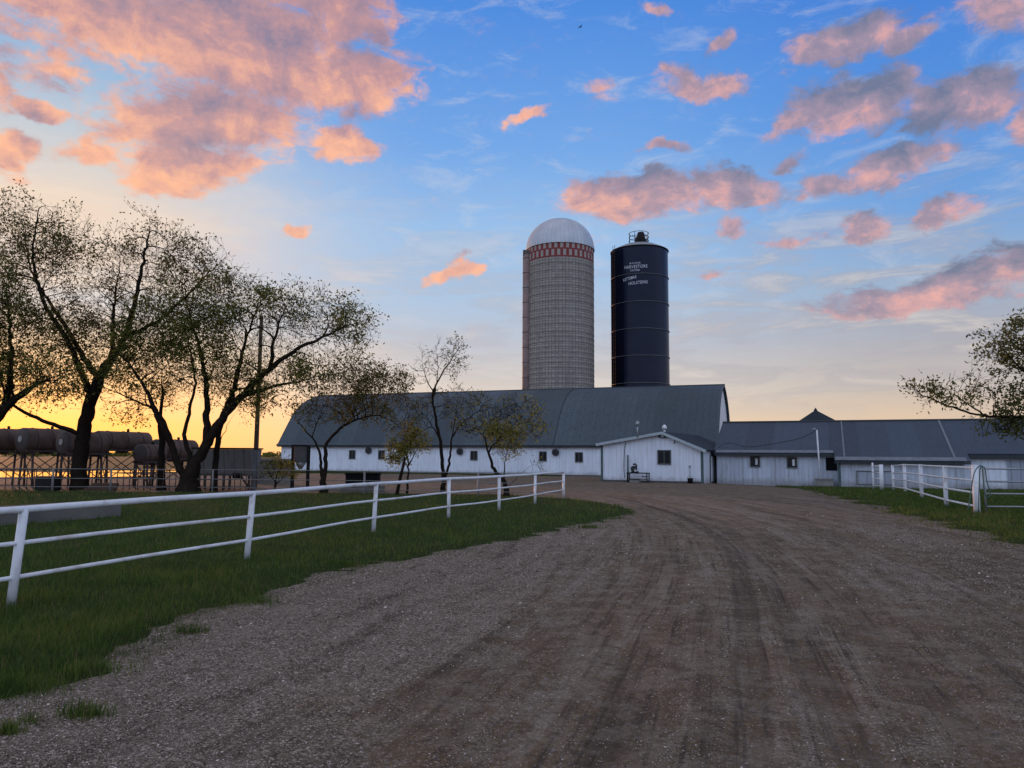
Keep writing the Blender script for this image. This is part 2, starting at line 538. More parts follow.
c = t.mix(t.math('MULTIPLY', t.math('MULTIPLY', few, dmask), .6), c, (.24, .22, .22, 1))
c = t.mix(t.math('MULTIPLY', t.mr(strk, .51, .66), .72), c, (.054, .039, .028, 1))
c = t.mix(t.math('MULTIPLY', t.mr(strk, .47, .36), .42), c, (.295, .24, .185, 1))
sv3 = t.n('ShaderNodeCombineXYZ', ins={0: t.math('MULTIPLY', lat, 15.0), 1: t.math('MULTIPLY', mar, .35)}).outputs[0]
strk2 = t.noise(sv3, 1.0, 4, .6, .2)
c = t.mix(t.math('MULTIPLY', t.math('MULTIPLY', t.mr(strk2, .52, .66), t.mr(dirt, .3, .7)), .7), c, (.046, .034, .025, 1))
c = t.mix(t.math('MULTIPLY', t.mr(lat, 1.5, 7.0), .35), c, (.075, .058, .040, 1))
c = t.mix(t.math('MULTIPLY', t.mr(n_mid, .54, .42), .30), c, (.30, .242, .185, 1))
spk = t.noise(g, 7, 4, .75)
c = t.mix(t.math('MULTIPLY', t.mr(spk, .50, .66), .45), c, (.045, .034, .027, 1))
# damp dark streaks along the wheel tracks
c = t.mix(t.math('MULTIPLY', t.mr(side, .05, .8), .5), c, (.040, .029, .022, 1))
stain = t.noise(g, .9, 5, .7, .8)
c = t.mix(t.math('MULTIPLY', t.mr(stain, .56, .72), .3), c, (.055, .042, .032, 1))
t.t.links.new(c, b.inputs['Base Color'])
b.inputs['Roughness'].default_value = .95
b.inputs['Specular IOR Level'].default_value = .15
wav = t.math('MULTIPLY', t.math('SINE', t.math('MULTIPLY', arc, 2 * PI / .16)), tread)
h = t.math('ADD', t.math('MULTIPLY', t.math('SUBTRACT', 1.0, vo.outputs['Distance']), t.math('MULTIPLY_ADD', dmask, -.55, 1.0)), t.math('MULTIPLY', n_fin, .9))
h = t.math('ADD', h, t.math('MULTIPLY', n_hi, .5))
h = t.math('ADD', h, t.math('MULTIPLY', vo2.outputs['Distance'], -.5))
h = t.math('ADD', h, t.math('MULTIPLY', wav, .7))
bp = t.n('ShaderNodeBump', ins={'Strength': .9, 'Distance': .022, 'Height': h})
t.t.links.new(bp.outputs[0], b.inputs['Normal'])
M['gravel'] = m
m, t, b = newmat('stone')
g = t.n('ShaderNodeNewGeometry')
c = t.ramp(g.outputs['Random Per Island'], [(0, (.036, .027, .021, 1)), (.35, (.115, .087, .062, 1)), (.75, (.25, .20, .15, 1)), (.93, (.38, .32, .27, 1)), (1, (.64, .57, .50, 1))])
t.t.links.new(c, b.inputs['Base Color']); b.inputs['Roughness'].default_value = .9
b.inputs['Specular IOR Level'].default_value = .2
M['stone'] = m

# ------------------------------------------------------------------ ground
NA = 96
rad = np.concatenate([[0], np.geomspace(6, 6000, 60)])
vs = [(0, 30, -.06)]
for r_ in rad[1:]:
    for k in range(NA):
        a = 2 * PI * k / NA
        vs.append((r_ * math.cos(a), 30 + r_ * math.sin(a), -.06 if r_ < 250 else -.06))
f3 = np.array([(0, 1 + k, 1 + (k + 1) % NA) for k in range(NA)])
f4 = []
for i in range(len(rad) - 2):
    for k in range(NA):
        k2 = (k + 1) % NA
        f4.append((1 + i * NA + k, 1 + (i + 1) * NA + k, 1 + (i + 1) * NA + k2, 1 + i * NA + k2))
# sink the ground below the drive and lawns so that no layers meet
va = np.array(vs, float)
inner = (np.abs(va[:, 0]) < 70) & (va[:, 1] > -15) & (va[:, 1] < 75)
va[inner, 2] = -.35
tag(np_mesh('ground', va, [f3, np.array(f4)], M['ground'], smooth=True), kind='structure')


def smooth_line(P, n):
    P = np.array(P, float)
    P = np.vstack([2 * P[0] - P[1], P, 2 * P[-1] - P[-2]])
    out = []
    for i in range(1, len(P) - 2):
        for k in range(n):
            t_ = k / n
            a, b_, c_, d_ = P[i - 1], P[i], P[i + 1], P[i + 2]
            out.append(.5 * (2 * b_ + (c_ - a) * t_ + (2 * a - 5 * b_ + 4 * c_ - d_) * t_ ** 2 + (3 * b_ - a - 3 * c_ + d_) * t_ ** 3))
    out.append(P[-2])
    return np.array(out)


def dist_poly(X, Y, line):
    """distance to a polyline and the arc length of the foot point"""
    best = np.full(X.shape, 1e9); arc_ = np.zeros(X.shape)
    acc = 0
    for a, b_ in zip(line[:-1], line[1:]):
        d = b_ - a; L = math.hypot(d[0], d[1]) + 1e-9
        t_ = np.clip(((X - a[0]) * d[0] + (Y - a[1]) * d[1]) / L ** 2, 0, 1)
        dd = np.hypot(X - a[0] - t_ * d[0], Y - a[1] - t_ * d[1])
        mm = dd < best
        best[mm] = dd[mm]; arc_[mm] = (acc + t_ * L)[mm]
        acc += L
    return best, arc_


def vnoise(X, Y, s, seed=0):
    r = np.random.default_rng(seed)
    G = r.random((256, 256))
    x = X * s; y = Y * s
    xi = np.floor(x).astype(int); yi = np.floor(y).astype(int)
    fx = x - xi; fy = y - yi
    fx = fx * fx * (3 - 2 * fx); fy = fy * fy * (3 - 2 * fy)
    g_ = lambda i, j: G[i % 256, j % 256]
    return (g_(xi, yi) * (1 - fx) * (1 - fy) + g_(xi + 1, yi) * fx * (1 - fy) + g_(xi, yi + 1) * (1 - fx) * fy + g_(xi + 1, yi + 1) * fx * fy)


def fbm(X, Y, s, o=4, seed=0):
    r = 0; a = 1; tot = 0
    for i in range(o):
        r = r + a * vnoise(X, Y, s * 2 ** i, seed + i); tot += a; a *= .5
    return r / tot


tracks = [  # photo points of each worn line, half-width m, dirt, damp, tread
    ([(756, 900), (753, 768), (752, 690), (748, 630), (742, 585), (730, 550), (700, 526), (660, 509), (615, 497), (540, 489), (430, 485), (300, 482)], .12, .9, .75, 1),
    ([(560, 900), (592, 768), (622, 690), (645, 630), (660, 585), (668, 550), (655, 526), (625, 510), (585, 500), (520, 493)], .32, .9, .35, .3),
    ([(1060, 830), (985, 740), (900, 660), (838, 600), (790, 560), (745, 530), (700, 513), (655, 502), (600, 493)], .3, .9, .6, .4),
    ([(900, 830), (862, 760), (820, 680), (788, 620), (760, 570), (735, 538), (695, 519), (650, 506)], .17, .9, .6, .8),
    ([(1150, 700), (1040, 630), (950, 580), (870, 545), (800, 520), (740, 504), (690, 495)], .3, .8, .45, 0),
    ([(470, 900), (520, 768), (570, 680), (610, 610), (640, 565)], .25, .6, .2, 0),
    ([(380, 800), (400, 740), (460, 690), (540, 640), (610, 590), (650, 550)], .3, .5, .35, 0),
    ([(720, 500), (780, 498), (840, 505), (900, 520), (1000, 560), (1100, 600)], .4, .5, .1, 0),
]
tl = []
for px, w_, d_, s_, tr_ in tracks:
    pts = np.array([gp(u, v)[:2] for u, v in px])
    tl.append((smooth_line(pts, 5), w_, d_, s_, tr_))

ys = np.concatenate([np.linspace(-7, 3.6, 18), np.geomspace(4, 72, 300)])
ss_ = np.linspace(-1, 1, 860); ts = 1.7 * np.sign(ss_) * np.abs(ss_) ** 1.6
YY, TT = np.meshgrid(ys, ts, indexing='ij')
XX = TT * (YY + 9)
dirt_a = np.zeros(XX.shape); tread_a = np.zeros(XX.shape); arc_a = np.zeros(XX.shape); side_a = np.zeros(XX.shape); rut = np.zeros(XX.shape)
mid_line = smooth_line(np.array([gp(u, v)[:2] for u, v in [(760, 900), (755, 740), (745, 640), (735, 570), (700, 525), (650, 506), (570, 492), (420, 486), (250, 483)]]), 8)
dmid, marc = dist_poly(XX, YY, mid_line)
lat_a = dmid * np.sign(XX - np.interp(YY, mid_line[:, 1], mid_line[:, 0]))
dirt_a = .62 * (1 - sst(1.2, 4.2, dmid))
dirt_a = np.maximum(dirt_a, .7 * sst(30, 36, YY))
right_side = sst(.0, 1.0, (XX - np.interp(YY, mid_line[:, 1], mid_line[:, 0])) / 3) * .45
dirt_a = np.maximum(dirt_a, right_side * (YY < 40))
wob = (fbm(XX, YY, .8, 3, 5) - .5)
for line, w_, d_, s_, tr_ in tl:
    d, a = dist_poly(XX, YY, line)
    d2 = d + wob * .35
    k = np.exp(-(d2 / (w_ * 1.3)) ** 2)
    dirt_a = np.maximum(dirt_a, d_ * np.exp(-(d2 / (w_ * 2)) ** 2))
    patch = np.clip((fbm(XX, YY, .5, 3, 9) - .35) * 3, 0, 1) * (1 - tr_) + tr_ * (.55 + .45 * np.clip((fbm(XX, YY, .7, 3, 19) - .35) * 3, 0, 1))
    dn = d + wob * .06
    thin = np.exp(-((dn - .10) / .045) ** 2) + .55 * np.exp(-((dn - .0) / .04) ** 2)
    wide_ = np.exp(-(d2 / (w_ * 1.2)) ** 2) * .35
    side_a = np.maximum(side_a, s_ * patch * (np.clip(thin, 0, 1) * (.35 + .65 * (tr_ > .5)) + wide_))
    rut = np.maximum(rut, k * min(1, d_))
    km = np.exp(-(d / w_) ** 4) * tr_
    up_ = km > tread_a
    tread_a[up_] = km[up_]; arc_a[up_] = a[up_]
ZZ = -.028 * rut + .03 * (fbm(XX, YY, .35, 3, 3) - .5) + .035 * (fbm(XX, YY, 1.6, 4, 17) - .5) + grade(XX, YY)
nY, nT = XX.shape
idx = np.arange(nY * nT).reshape(nY, nT)
q = np.stack([idx[:-1, :-1], idx[:-1, 1:], idx[1:, 1:], idx[1:, :-1]], -1).reshape(-1, 4)
drive = np_mesh('gravel_drive', np.stack([XX, YY, ZZ], -1).reshape(-1, 3), [q], M['gravel'], smooth=True,
                attrs={'dirt': dirt_a.ravel(), 'tread': tread_a.ravel(), 'arc': arc_a.ravel(), 'side': side_a.ravel(), 'lat': lat_a.ravel(), 'mar': marc.ravel()})
tag(drive, kind='structure')

# ------------------------------------------------------------------ lawns
def in_poly(X, Y, P):
    ins = np.zeros(X.shape, bool)
    j = len(P) - 1
    for i in range(len(P)):
        xi, yi = P[i]; xj, yj = P[j]
        c = ((yi > Y) != (yj > Y)) & (X < (xj - xi) * (Y - yi) / (yj - yi + 1e-12) + xi)
        ins ^= c
        j = i
    return ins


def edge_dist(X, Y, P):
    L = np.vstack([P, P[:1]])
    d, _ = dist_poly(X, Y, L)
    return np.where(in_poly(X, Y, P), d, -d)


def lawn_sheet(name, P, xr, yr, step, base):
    xs = np.arange(xr[0], xr[1], step); ys_ = np.arange(yr[0], yr[1], step)
    X, Y = np.meshgrid(xs, ys_)
    d = edge_dist(X, Y, P)
    d = d + (fbm(X, Y, .9, 4, 21) - .5) * 1.5 + (fbm(X, Y, 4, 2, 31) - .5) * .55
    Z = base + grade(X, Y) + np.clip(d - .12, -.5, .35) * .16 + .05 * (fbm(X, Y, .6, 3, 8) - .5)
    n0, n1 = X.shape
    idx = np.arange(n0 * n1).reshape(n0, n1)
    q = np.stack([idx[:-1, :-1], idx[:-1, 1:], idx[1:, 1:], idx[1:, :-1]], -1).reshape(-1, 4)
    ok = (d.ravel()[q] > -.35).all(1)
    q = q[ok]
    used = np.unique(q); mp = np.full(n0 * n1, -1); mp[used] = np.arange(len(used))
    V = np.stack([X, Y, Z], -1).reshape(-1, 3)[used]
    return tag(np_mesh(name, V, [mp[q]], M['turf'], smooth=True), kind='structure')


lawnL = [gp(u, v)[:2] for u, v in [(-260, 800), (-100, 745), (-20, 706), (40, 676), (120, 645), (200, 618), (270, 592), (335, 570), (400, 559), (460, 550), (520, 538), (570, 528), (612, 519), (632, 512), (622, 506), (596, 502), (565, 499)]]
lawnL += [np.array(p) for p in [(.0, 33.2), (-8, 33.6), (-20, 33.4), (-32, 33.5), (-45, 33.5), (-45, 4.0)]]
lawnL = np.array(lawnL)
lawnR = [gp(u, v)[:2] for u, v in [(806, 488), (835, 497), (870, 505.5), (910, 515), (960, 528), (1024, 546), (1120, 580), (1300, 640)]]
lawnR += [np.array(p) for p in [(40, 12), (48, 30), (48, 42), (34, 46), (22, 48.6), (17.5, 49.8)]]
lawnR = np.array(lawnR)
PHI = R(21.0); ca, sa = math.cos(PHI), math.sin(PHI)
BP = np.array((17.6, 64.0))
ea = np.array((ca, -sa)); eb = np.array((sa, ca))
def bw(s, t_): return BP + ea * s + eb * t_
berm = np.array([bw(-49, -3.6), bw(-40, -2.4), bw(-14, -2.2), bw(-13.2, .3), bw(-49, .3)])
lawn_sheet('lawn', lawnL, (-45, 7), (4, 34.4), .14, .0)
lawn_sheet('lawn', lawnR, (10, 48), (10, 52), .16, .0)
lawn_sheet('lawn', berm, (-36, 8), (58, 86), .25, -.03)


def blades(name, P, n, ylo, yhi, hgt, wid, m, xspan=None, power=2.0, extra=None, seed=1, base=.0):
    """grass blades strewn over the polygon, thick near the camera"""
    r = np.random.default_rng(seed)
    if ylo > 0:
        U = r.random(n); inv = 1 / ylo ** (power - 1) + U * (1 / yhi ** (power - 1) - 1 / ylo ** (power - 1)) if power != 1 else None
        Y = inv ** (-1 / (power - 1)) if power != 1 else ylo * (yhi / ylo) ** U
    X = (r.random(n) * 2 - 1) * .86 * Y if xspan is None else r.uniform(xspan[0], xspan[1], n)
    d = edge_dist(X, Y, P) + (fbm(X, Y, .9, 4, 21) - .5) * 1.5 + (fbm(X, Y, 4, 2, 31) - .5) * .55
    keep = d > (.12 - .75 * r.random(n) ** 2.6)
    X, Y, d = X[keep], Y[keep], d[keep]
    clump = fbm(X, Y, 1.3, 3, 77)
    keep = r.random(len(X)) < .45 + 1.1 * clump * np.clip(.5 + d, .3, 1)
    X, Y, d, clump = X[keep], Y[keep], d[keep], clump[keep]
    if extra is not None:
        X = np.concatenate([X, extra[0]]); Y = np.concatenate([Y, extra[1]]); d = np.concatenate([d, np.full(len(extra[0]), .15)]); clump = np.concatenate([clump, np.full(len(extra[0]), .6)])
    k = len(X)
    H = hgt * (.45 + .9 * clump) * r.uniform(.6, 1.35, k) * np.clip(.55 + d * 1.2, .45, 1)
    H *= np.where(r.random(k) < .03, 1.7, 1)
    W = wid * r.uniform(.7, 1.4, k) * np.clip(Y / 9, .8, 3.2)
    a = r.random(k) * 2 * PI; lean = r.uniform(.1, .9, k) * H; la = r.random(k) * 2 * PI
    Z0 = base + grade(X, Y) + np.where(d > 0, np.clip(d, 0, .35) * .16 - .03, -.02)
    B = np.stack([X, Y, Z0], -1)
    S = np.stack([np.cos(a), np.sin(a), 0 * a], -1) * W[:, None]
    Ld = np.stack([np.cos(la), np.sin(la), 0 * la], -1) * lean[:, None]
    Zv = np.array((0, 0, 1.0))
    V = np.stack([B - S, B + S, B + S * .7 + Ld * .35 + Zv * (H * .6)[:, None], B - S * .7 + Ld * .35 + Zv * (H * .6)[:, None], B + Ld + Zv * (H + .03)[:, None]], 1)
    base_i = (np.arange(k) * 5)[:, None]
    q4 = base_i + np.array([[0, 1, 2, 3]]); q3 = base_i + np.array([[3, 2, 4]])
    return np_mesh(name, V.reshape(-1, 3), [q4, q3], m)


# a few stray tufts on the drive's edge
ex, ey = [], []
for (u, v, ru, n_) in [(84, 716, 24, 260), (20, 690, 40, 400), (30, 724, 12, 40), (345, 566, 22, 300), (255, 604, 25, 250), (5, 735, 14, 160), (190, 632, 16, 160), (590, 528, 12, 140)]:
    c_ = gp(u, v)
    s_ = np.linalg.norm(gp(u + ru, v) - c_)
    ex.append(rng.normal(c_[0], s_ * .55, n_)); ey.append(rng.normal(c_[1], s_ * .3, n_))
g1 = blades('grass', lawnL, 330000, 4.3, 34.0, .085, .0042, M['grass'], power=1.9, extra=(np.concatenate(ex), np.concatenate(ey)), seed=3)
tag(g1, 'dark green mown grass covering the lawn behind the long white pipe fence', 'grass', kind='stuff')
g2 = blades('grass', lawnR, 240000, 10.5, 50.5, .10, .006, M['grass'], xspan=(8, 46), power=1.6, seed=4)
tag(g2, 'dark grass verge under the white corral fence beside the low shed', 'grass', kind='stuff')
g3 = blades('grass', berm, 80000, 58, 86, .09, .006, M['grass_far'], xspan=(-36, 8), power=1.2, seed=5)
tag(g3, 'grass strip along the foot of the long white barn wall', 'grass', kind='stuff')

# loose stones and grit on the drive
ov_ = np.array([(1, 0, 0), (0, 1, 0), (-1, 0, 0), (0, -1, 0), (0, 0, .8), (0, 0, -.5)], float)
of_ = np.array([(0, 1, 4), (1, 2, 4), (2, 3, 4), (3, 0, 4), (1, 0, 5), (2, 1, 5), (3, 2, 5), (0, 3, 5)])
def strew(n_, y0, y1, mu, sg, lo, hi, thin_dirt, seed):
    r = np.random.default_rng(seed)
    U = r.random(n_); Y = 1 / (1 / y0 + U * (1 / y1 - 1 / y0)); X = (r.random(n_) * 2 - 1) * .82 * Y
    ok = edge_dist(X, Y, lawnL) < .25 - .5 * r.random(n_) ** 2
    ok &= edge_dist(X, Y, lawnR) < .2
    dm_, _ = dist_poly(X, Y, mid_line)
    ok &= r.random(n_) < thin_dirt + (1 - thin_dirt) * sst(1.0, 4.0, dm_) * np.clip(2.2 * fbm(X, Y, .8, 3, 41) - .3, 0, 1)
    for line, w_, d_, s_, tr_ in tl:
        dd, _ = dist_poly(X, Y, line); ok &= (dd > .16) | (r.random(n_) < .3)
    X, Y = X[ok], Y[ok]; k = len(X)
    S = np.clip(r.lognormal(mu, sg, k), lo, hi) * np.clip(Y / 7, .8, 2.2)
    V = ov_[None] * (1 + r.uniform(-.3, .3, (k, 6, 1)))
    V = V * (S[:, None] * r.uniform(.65, 1.25, (k, 3)) * np.array((1, 1, .8)))[:, None, :]
    a = r.random(k) * 2 * PI
    xr = V[..., 0] * np.cos(a)[:, None] - V[..., 1] * np.sin(a)[:, None]
    yr = V[..., 0] * np.sin(a)[:, None] + V[..., 1] * np.cos(a)[:, None]
    Zs = .03 * (fbm(X, Y, .35, 3, 3) - .5) + .035 * (fbm(X, Y, 1.6, 4, 17) - .5)
    V = np.stack([xr + X[:, None], yr + Y[:, None], V[..., 2] + (Zs + S * .2)[:, None]], -1).reshape(-1, 3)
    return V, ((np.arange(k) * 6)[:, None, None] + of_[None]).reshape(-1, 3)
V1, F1 = strew(260000, 4.0, 20, -5.35, .3, .0025, .009, .30, 51)
V2, F2 = strew(14000, 4.0, 24, -4.7, .3, .006, .014, .15, 52)
tag(np_mesh('gravel', np.vstack([V1, V2]), [np.vstack([F1, F2 + len(V1)])], M['stone']), 'loose grey stones strewn over the gravel drive', 'gravel', kind='stuff')

# pond
def pond(cx, cy, rx, ry, seed):
    a = np.linspace(0, 2 * PI, 90, endpoint=False)
    rr = 1 + .18 * np.sin(a * 3 + seed) + .1 * np.sin(a * 5 + seed * 2)
    V = np.stack([cx + rx * rr * np.cos(a), cy + ry * rr * np.sin(a), 0 * a + .062], -1)
    V = np.vstack([[(cx, cy, .062)], V])
    n = len(a)
    f = np.array([(0, 1 + k, 1 + (k + 1) % n) for k in range(n)])
    return tag(np_mesh('pond', V, [f], M['water']), kind='structure')
pond(-41, 57, 10.5, 11, 1.0)
pond(-35, 78, 6.5, 10, 2.2)

# ------------------------------------------------------------------ buildings
def window_at(parent, c, w, h, frame='window_frame', mull=True, deep=.06, curtain=False):
    """window in a wall whose outside faces local -y; c = local centre on the wall face"""
    x, y, z = c
    f = MB()
    t_ = .07
    f.bx(x - w / 2 - t_, x + w / 2 + t_, y - deep, y - .003, z + h / 2, z + h / 2 + t_)
    f.bx(x - w / 2 - t_, x + w / 2 + t_, y - deep - .03, y - .003, z - h / 2 - t_, z - h / 2)
    f.bx(x - w / 2 - t_, x - w / 2, y - deep, y - .003, z - h / 2, z + h / 2)
    f.bx(x + w / 2, x + w / 2 + t_, y - deep, y - .003, z - h / 2, z + h / 2)
    if mull:
        f.bx(x - .025, x + .025, y - deep + .006, y - .004, z - h / 2, z + h / 2)
    o = f.build('window', M[frame], parent)
    MB().bx(x - w / 2, x + w / 2, y - .025, y - .004, z - h / 2, z + h / 2).build('pane', M['glass'], o)
    if curtain:
        MB().bx(x + .02, x + w * .32, y - .032, y - .026, z - h * .35, z + h * .35).build('paper', M['curtain'], o)
    return o


# ---- main barn (local x to the right along its length, y to the back)
def loc_of(p, P, phi):
    d = np.array(p[:2]) - np.array(P[:2])
    return (d[0] * math.cos(phi) - d[1] * math.sin(phi), d[0] * math.sin(phi) + d[1] * math.cos(phi), p[2])


barn = empty('main_barn', (BP[0], BP[1], 0), -PHI, 'long white barn with curved dark grey metal roof in front of the silos', 'barn')
def barn_px(u, v, off=0.0):
    p = on_plane(u, v, (BP[0] + eb[0] * off, BP[1] + eb[1] * off, 0), (eb[0], eb[1], 0))
    return loc_of(p, BP, PHI)
BL = barn_px(281, 458)[0]
EZ, RZ, HW = 2.98, 8.62, 6.9
prof01 = [(0, 0), (.07, .13), (.15, .265), (.23, .40), (.31, .53), (.40, .645), (.50, .745), (.61, .83), (.73, .90), (.86, .955), (1, 1)]
half = [(-.38, EZ - .24)] + [(a * HW, EZ + b_ * (RZ - EZ)) for a, b_ in prof01]
full = half + [(2 * HW - y, z) for y, z in reversed(half[:-1])]
w = MB(); w.bx(BL, 0, 0, .2, -.1, EZ - .05)
w.build('wall', M['white_siding'], barn)
MB().bx(BL, 0, 2 * HW - .2, 2 * HW, -.1, EZ - .05).build('wall', M['white_siding'], barn)
gab = [(0.2, -.1)] + [(max(.2, y + .0), z - .12) for y, z in full if 0.0 <= y <= 2 * HW] + [(2 * HW - .2, -.1)]
for x0, x1 in ((-.2, 0), (BL, BL + .2)):
    MB().prism(gab, 'x', x0, x1).build('gable_wall', M['white_siding'], barn)
rf = MB().sheet(full, 'x', BL - .4, .25, -.09).build('roof', M['barn_roof'], barn)
MB().tube([(BL - .42, HW, RZ + .08), (.28, HW, RZ + .08)], .09, 8).build('ridge_cap', M['dark_trim'], rf)
# seam where two roof sheets meet
sx = barn_px(554, 446)[0]
sm = MB()
for (y0, z0), (y1, z1) in zip(half[:-1], half[1:]):
    sm.tube([(sx, y0, z0 + .1), (sx, y1, z1 + .1)], .06, 6)
sm.build('roof_seam', M['dark_trim'], rf)
lap = MB().tube([(BL - .38, .31 * HW, EZ + .53 * (RZ - EZ) + .085), (.23, .31 * HW, EZ + .53 * (RZ - EZ) + .085)], .03, 6).build('sheet_lap', M['flashing'], rf)
MB().bx(BL - .3, .2, -.36, -.31, EZ - .36, EZ - .2).build('fascia', M['dark_trim'], barn)
MB().bx(BL, 0, -.03, -.002, -.1, .10).build('foundation', M['foundation'], barn)
for u, v in ((352.4, 454.5), (381.6, 454.7), (474, 455.5), (543, 456.3), (579, 457.2)):
    p = barn_px(u, v)
    window_at(barn, (p[0], 0, p[2]), .62, .78, 'window_frame')
for u, v in ((369, 450.5), (460.4, 451.5), (556, 452.3)):
    p = barn_px(u, v)
    fo = MB().tube([(p[0], -.22, p[2]), (p[0], -.003, p[2])], [.34, .30], 20).build('exhaust_fan', M['fan_metal'], barn)
    bl = MB()
    for k in range(5):
        a = 2 * PI * k / 5
        bl.box((p[0] + .14 * math.cos(a), -.235, p[2] + .14 * math.sin(a)), (.13, .015, .08), 0)
    bl.build('fan_blades', M['steel_dark'], fo)

# ---- milk house
MP = gp(703, 483.7); MP = MP[:2]
PHM = R(27.5)
em = np.array((math.cos(PHM), -math.sin(PHM))); bm_ = np.array((math.sin(PHM), math.cos(PHM)))
mh = empty('milk_house', (MP[0], MP[1], 0), -PHM, 'small white milk house with low gable roof and one window on the yard', 'milk house')
def mh_px(u, v, off=0.0):
    p = on_plane(u, v, (MP[0] + bm_[0] * off, MP[1] + bm_[1] * off, 0), (bm_[0], bm_[1], 0))
    return loc_of(p, MP, PHM)
xl = mh_px(601.5, 470)[0]
zl = mh_px(601, 444)[2]; zr = mh_px(703, 449.5)[2]; pk = mh_px(663, 433)
DEP = 14.0
# depth stops just short of the barn wall
rel = loc_of((MP[0], MP[1], 0), BP, PHI)
DEP = (-rel[1] - .4) / math.cos(PHM - PHI)
DEP = min(DEP, 10.5)
MB().prism([(xl, -.15), (0, -.15), (0, zr), (pk[0], pk[2]), (xl, zl)], 'y', 0, DEP).build('wall', M['white_siding'], mh)
r1 = MB()
ov = .28
sl = (pk[2] - zl) / (pk[0] - xl); sr = (pk[2] - zr) / (0 - pk[0])
pr = [(xl - ov, zl - ov * sl + .02), (pk[0], pk[2] + .02), (ov, zr - ov * sr + .02)]
r1.sheet(pr, 'y', -.3, DEP, -.09)
rfm = r1.build('roof', M['dark_roof'], mh)
rk = MB(); rk.sheet([(a, b_ - .13) for a, b_ in pr], 'y', -.36, -.3, -.2); rk.build('rake_trim', M['pale_trim'], rfm)
MB().bx(xl - .04, xl + .12, -.04, .1, -.1, zl - .06).build('corner_trim', M['green_trim'], mh)
MB().bx(-.12, .04, -.04, .1, -.1, zr - .06).build('corner_trim', M['green_trim'], mh)
MB().bx(xl + .12, -.12, -.05, -.002, -.1, .13).build('foundation', M['foundation'], mh)
p = mh_px(664.3, 457.2); window_at(mh, (p[0], 0, p[2]), .82, .86, 'window_frame', True)
p = mh_px(663, 435.6)
lb = MB().bx(p[0] - .28, p[0] + .28, -.2, -.003, p[2] - .14, p[2] + .12).build('wall_light', M['dark_trim'], mh)
MB().disc_cyl((p[0] + .02, -.22, p[2] - .02), (0, 1, 0), .1, .06).build('lamp_lens', M['galv'], lb)
p0, p1 = mh_px(626, 441), mh_px(624, 475)
MB().tube([(p0[0], -.02, p0[2] - .15), (p0[0] - .12, -.03, p0[2] - .5), (p1[0], -.03, p1[2] + .6), (p1[0] + .05, -.03, p1[2] - .2)], .018, 6).build('conduit', M['cable'], mh)
p0 = mh_px(675, 439)
MB().tube([(p0[0], -.02, p0[2] + .1), (p0[0] + .02, -.09, p0[2] - .1), (p0[0] - .06, -.1, p0[2] - .32)], .03, 6).build('drain_pipe', M['cable'], mh)
p0 = mh_px(690, 466)
tp = MB().tube([(p0[0], -.002, p0[2]), (p0[0], -.1, p0[2]), (p0[0], -.12, p0[2] - .09)], .035, 8).build('water_tap', M['dark_trim'], mh)
MB().tube([(p0[0], -.03, .1), (p0[0], -.03, p0[2])], .018, 6).build('pipe', M['galv'], tp)
sd = MB().bx(.003, .04, 2.1, 3.0, .05, 1.9).build('side_door', M['dark_trim'], mh)
MB().bx(.041, .06, 2.25, 3.0, .08, 1.85).build('door_panel', M['white_siding'], sd)
# two vents on the roof of the milk house
for u, vtop, vb, tall in ((637.5, 421.5, 434, True), (664.5, 425, 432.5, False)):
    q0 = at(u, vb, MP[1] + 1.2 + (0 if tall else .3)); q1 = at(u, vtop, MP[1] + 1.2 + (0 if tall else .3))
    q0 = loc_of(q0, MP, PHM); q1 = loc_of(q1, MP, PHM)
    vt = MB()
    if tall:
        vt.tube([(q0[0], q0[1], q0[2] - .25), (q0[0], q0[1], q1[2] - .2)], .05, 8); vt.tube([(q0[0], q0[1], q1[2] - .28), (q0[0], q0[1], q1[2])], .13, 10)
        vt.tube([(q0[0] - .001, q0[1], q1[2] - .001), (q0[0] - .001, q0[1], q1[2] + .1)], .04, 8)
        vt.build('vent_stack', M['galv'], rfm)
    else:
        vt.tube([(q0[0], q0[1], q0[2] - .3), (q0[0], q0[1], q1[2] - .1)], .08, 8); vt.tube([(q0[0], q0[1], q1[2] - .3), (q0[0], q0[1], q1[2] - .1), (q0[0], q0[1], q1[2] + .02)], [.17, .16, .05], 12)
        vt.build('roof_vent', M['white_paint'], rfm)

# things standing at the milk house wall
p = mh_px(629, 470)
def mhw(x, y, z): return (MP[0] + em[0] * x + bm_[0] * y, MP[1] + em[1] * x + bm_[1] * y, z)
po = MB().tube([mhw(p[0], -.25, -.1), mhw(p[0], -.25, 1.9)], .06, 10).build('steel_post', M['green_trim'])
tag(po, 'thin dark post standing beside the bench at the milk house wall', 'post')
p = mh_px(641.5, 478)
bench = empty('work_bench', mhw(p[0], -.75, 0), -PHM, 'low dark work bench against the white milk house wall', 'bench')
MB().bx(-.75, .75, -.3, .3, .62, .69).build('bench_top', M['steel_dark'], bench)
for sx_ in (-.7, .7):
    for sy_ in (-.25, .25):
        MB().bx(sx_ - .03, sx_ + .03, sy_ - .03, sy_ + .03, -.05, .62).build('leg', M['steel_dark'], bench)
MB().bx(-.7, .7, -.26, -.22, .22, .27).build('stretcher', M['steel_dark'], bench)
MB().bx(.35, .74, -.28, -.24, .40, .46).build('stretcher', M['steel_dark'], bench)
cr = MB().bx(-.55, .1, -.22, .22, .3, .55); cr = tag(cr.build('wooden_crate', M['concrete']), 'pale crate tucked under the bench at the milk house', 'crate')
cr.location = mhw(p[0], -.75, 0); cr.rotation_euler = (0, 0, -PHM); cr.location.z = -.3
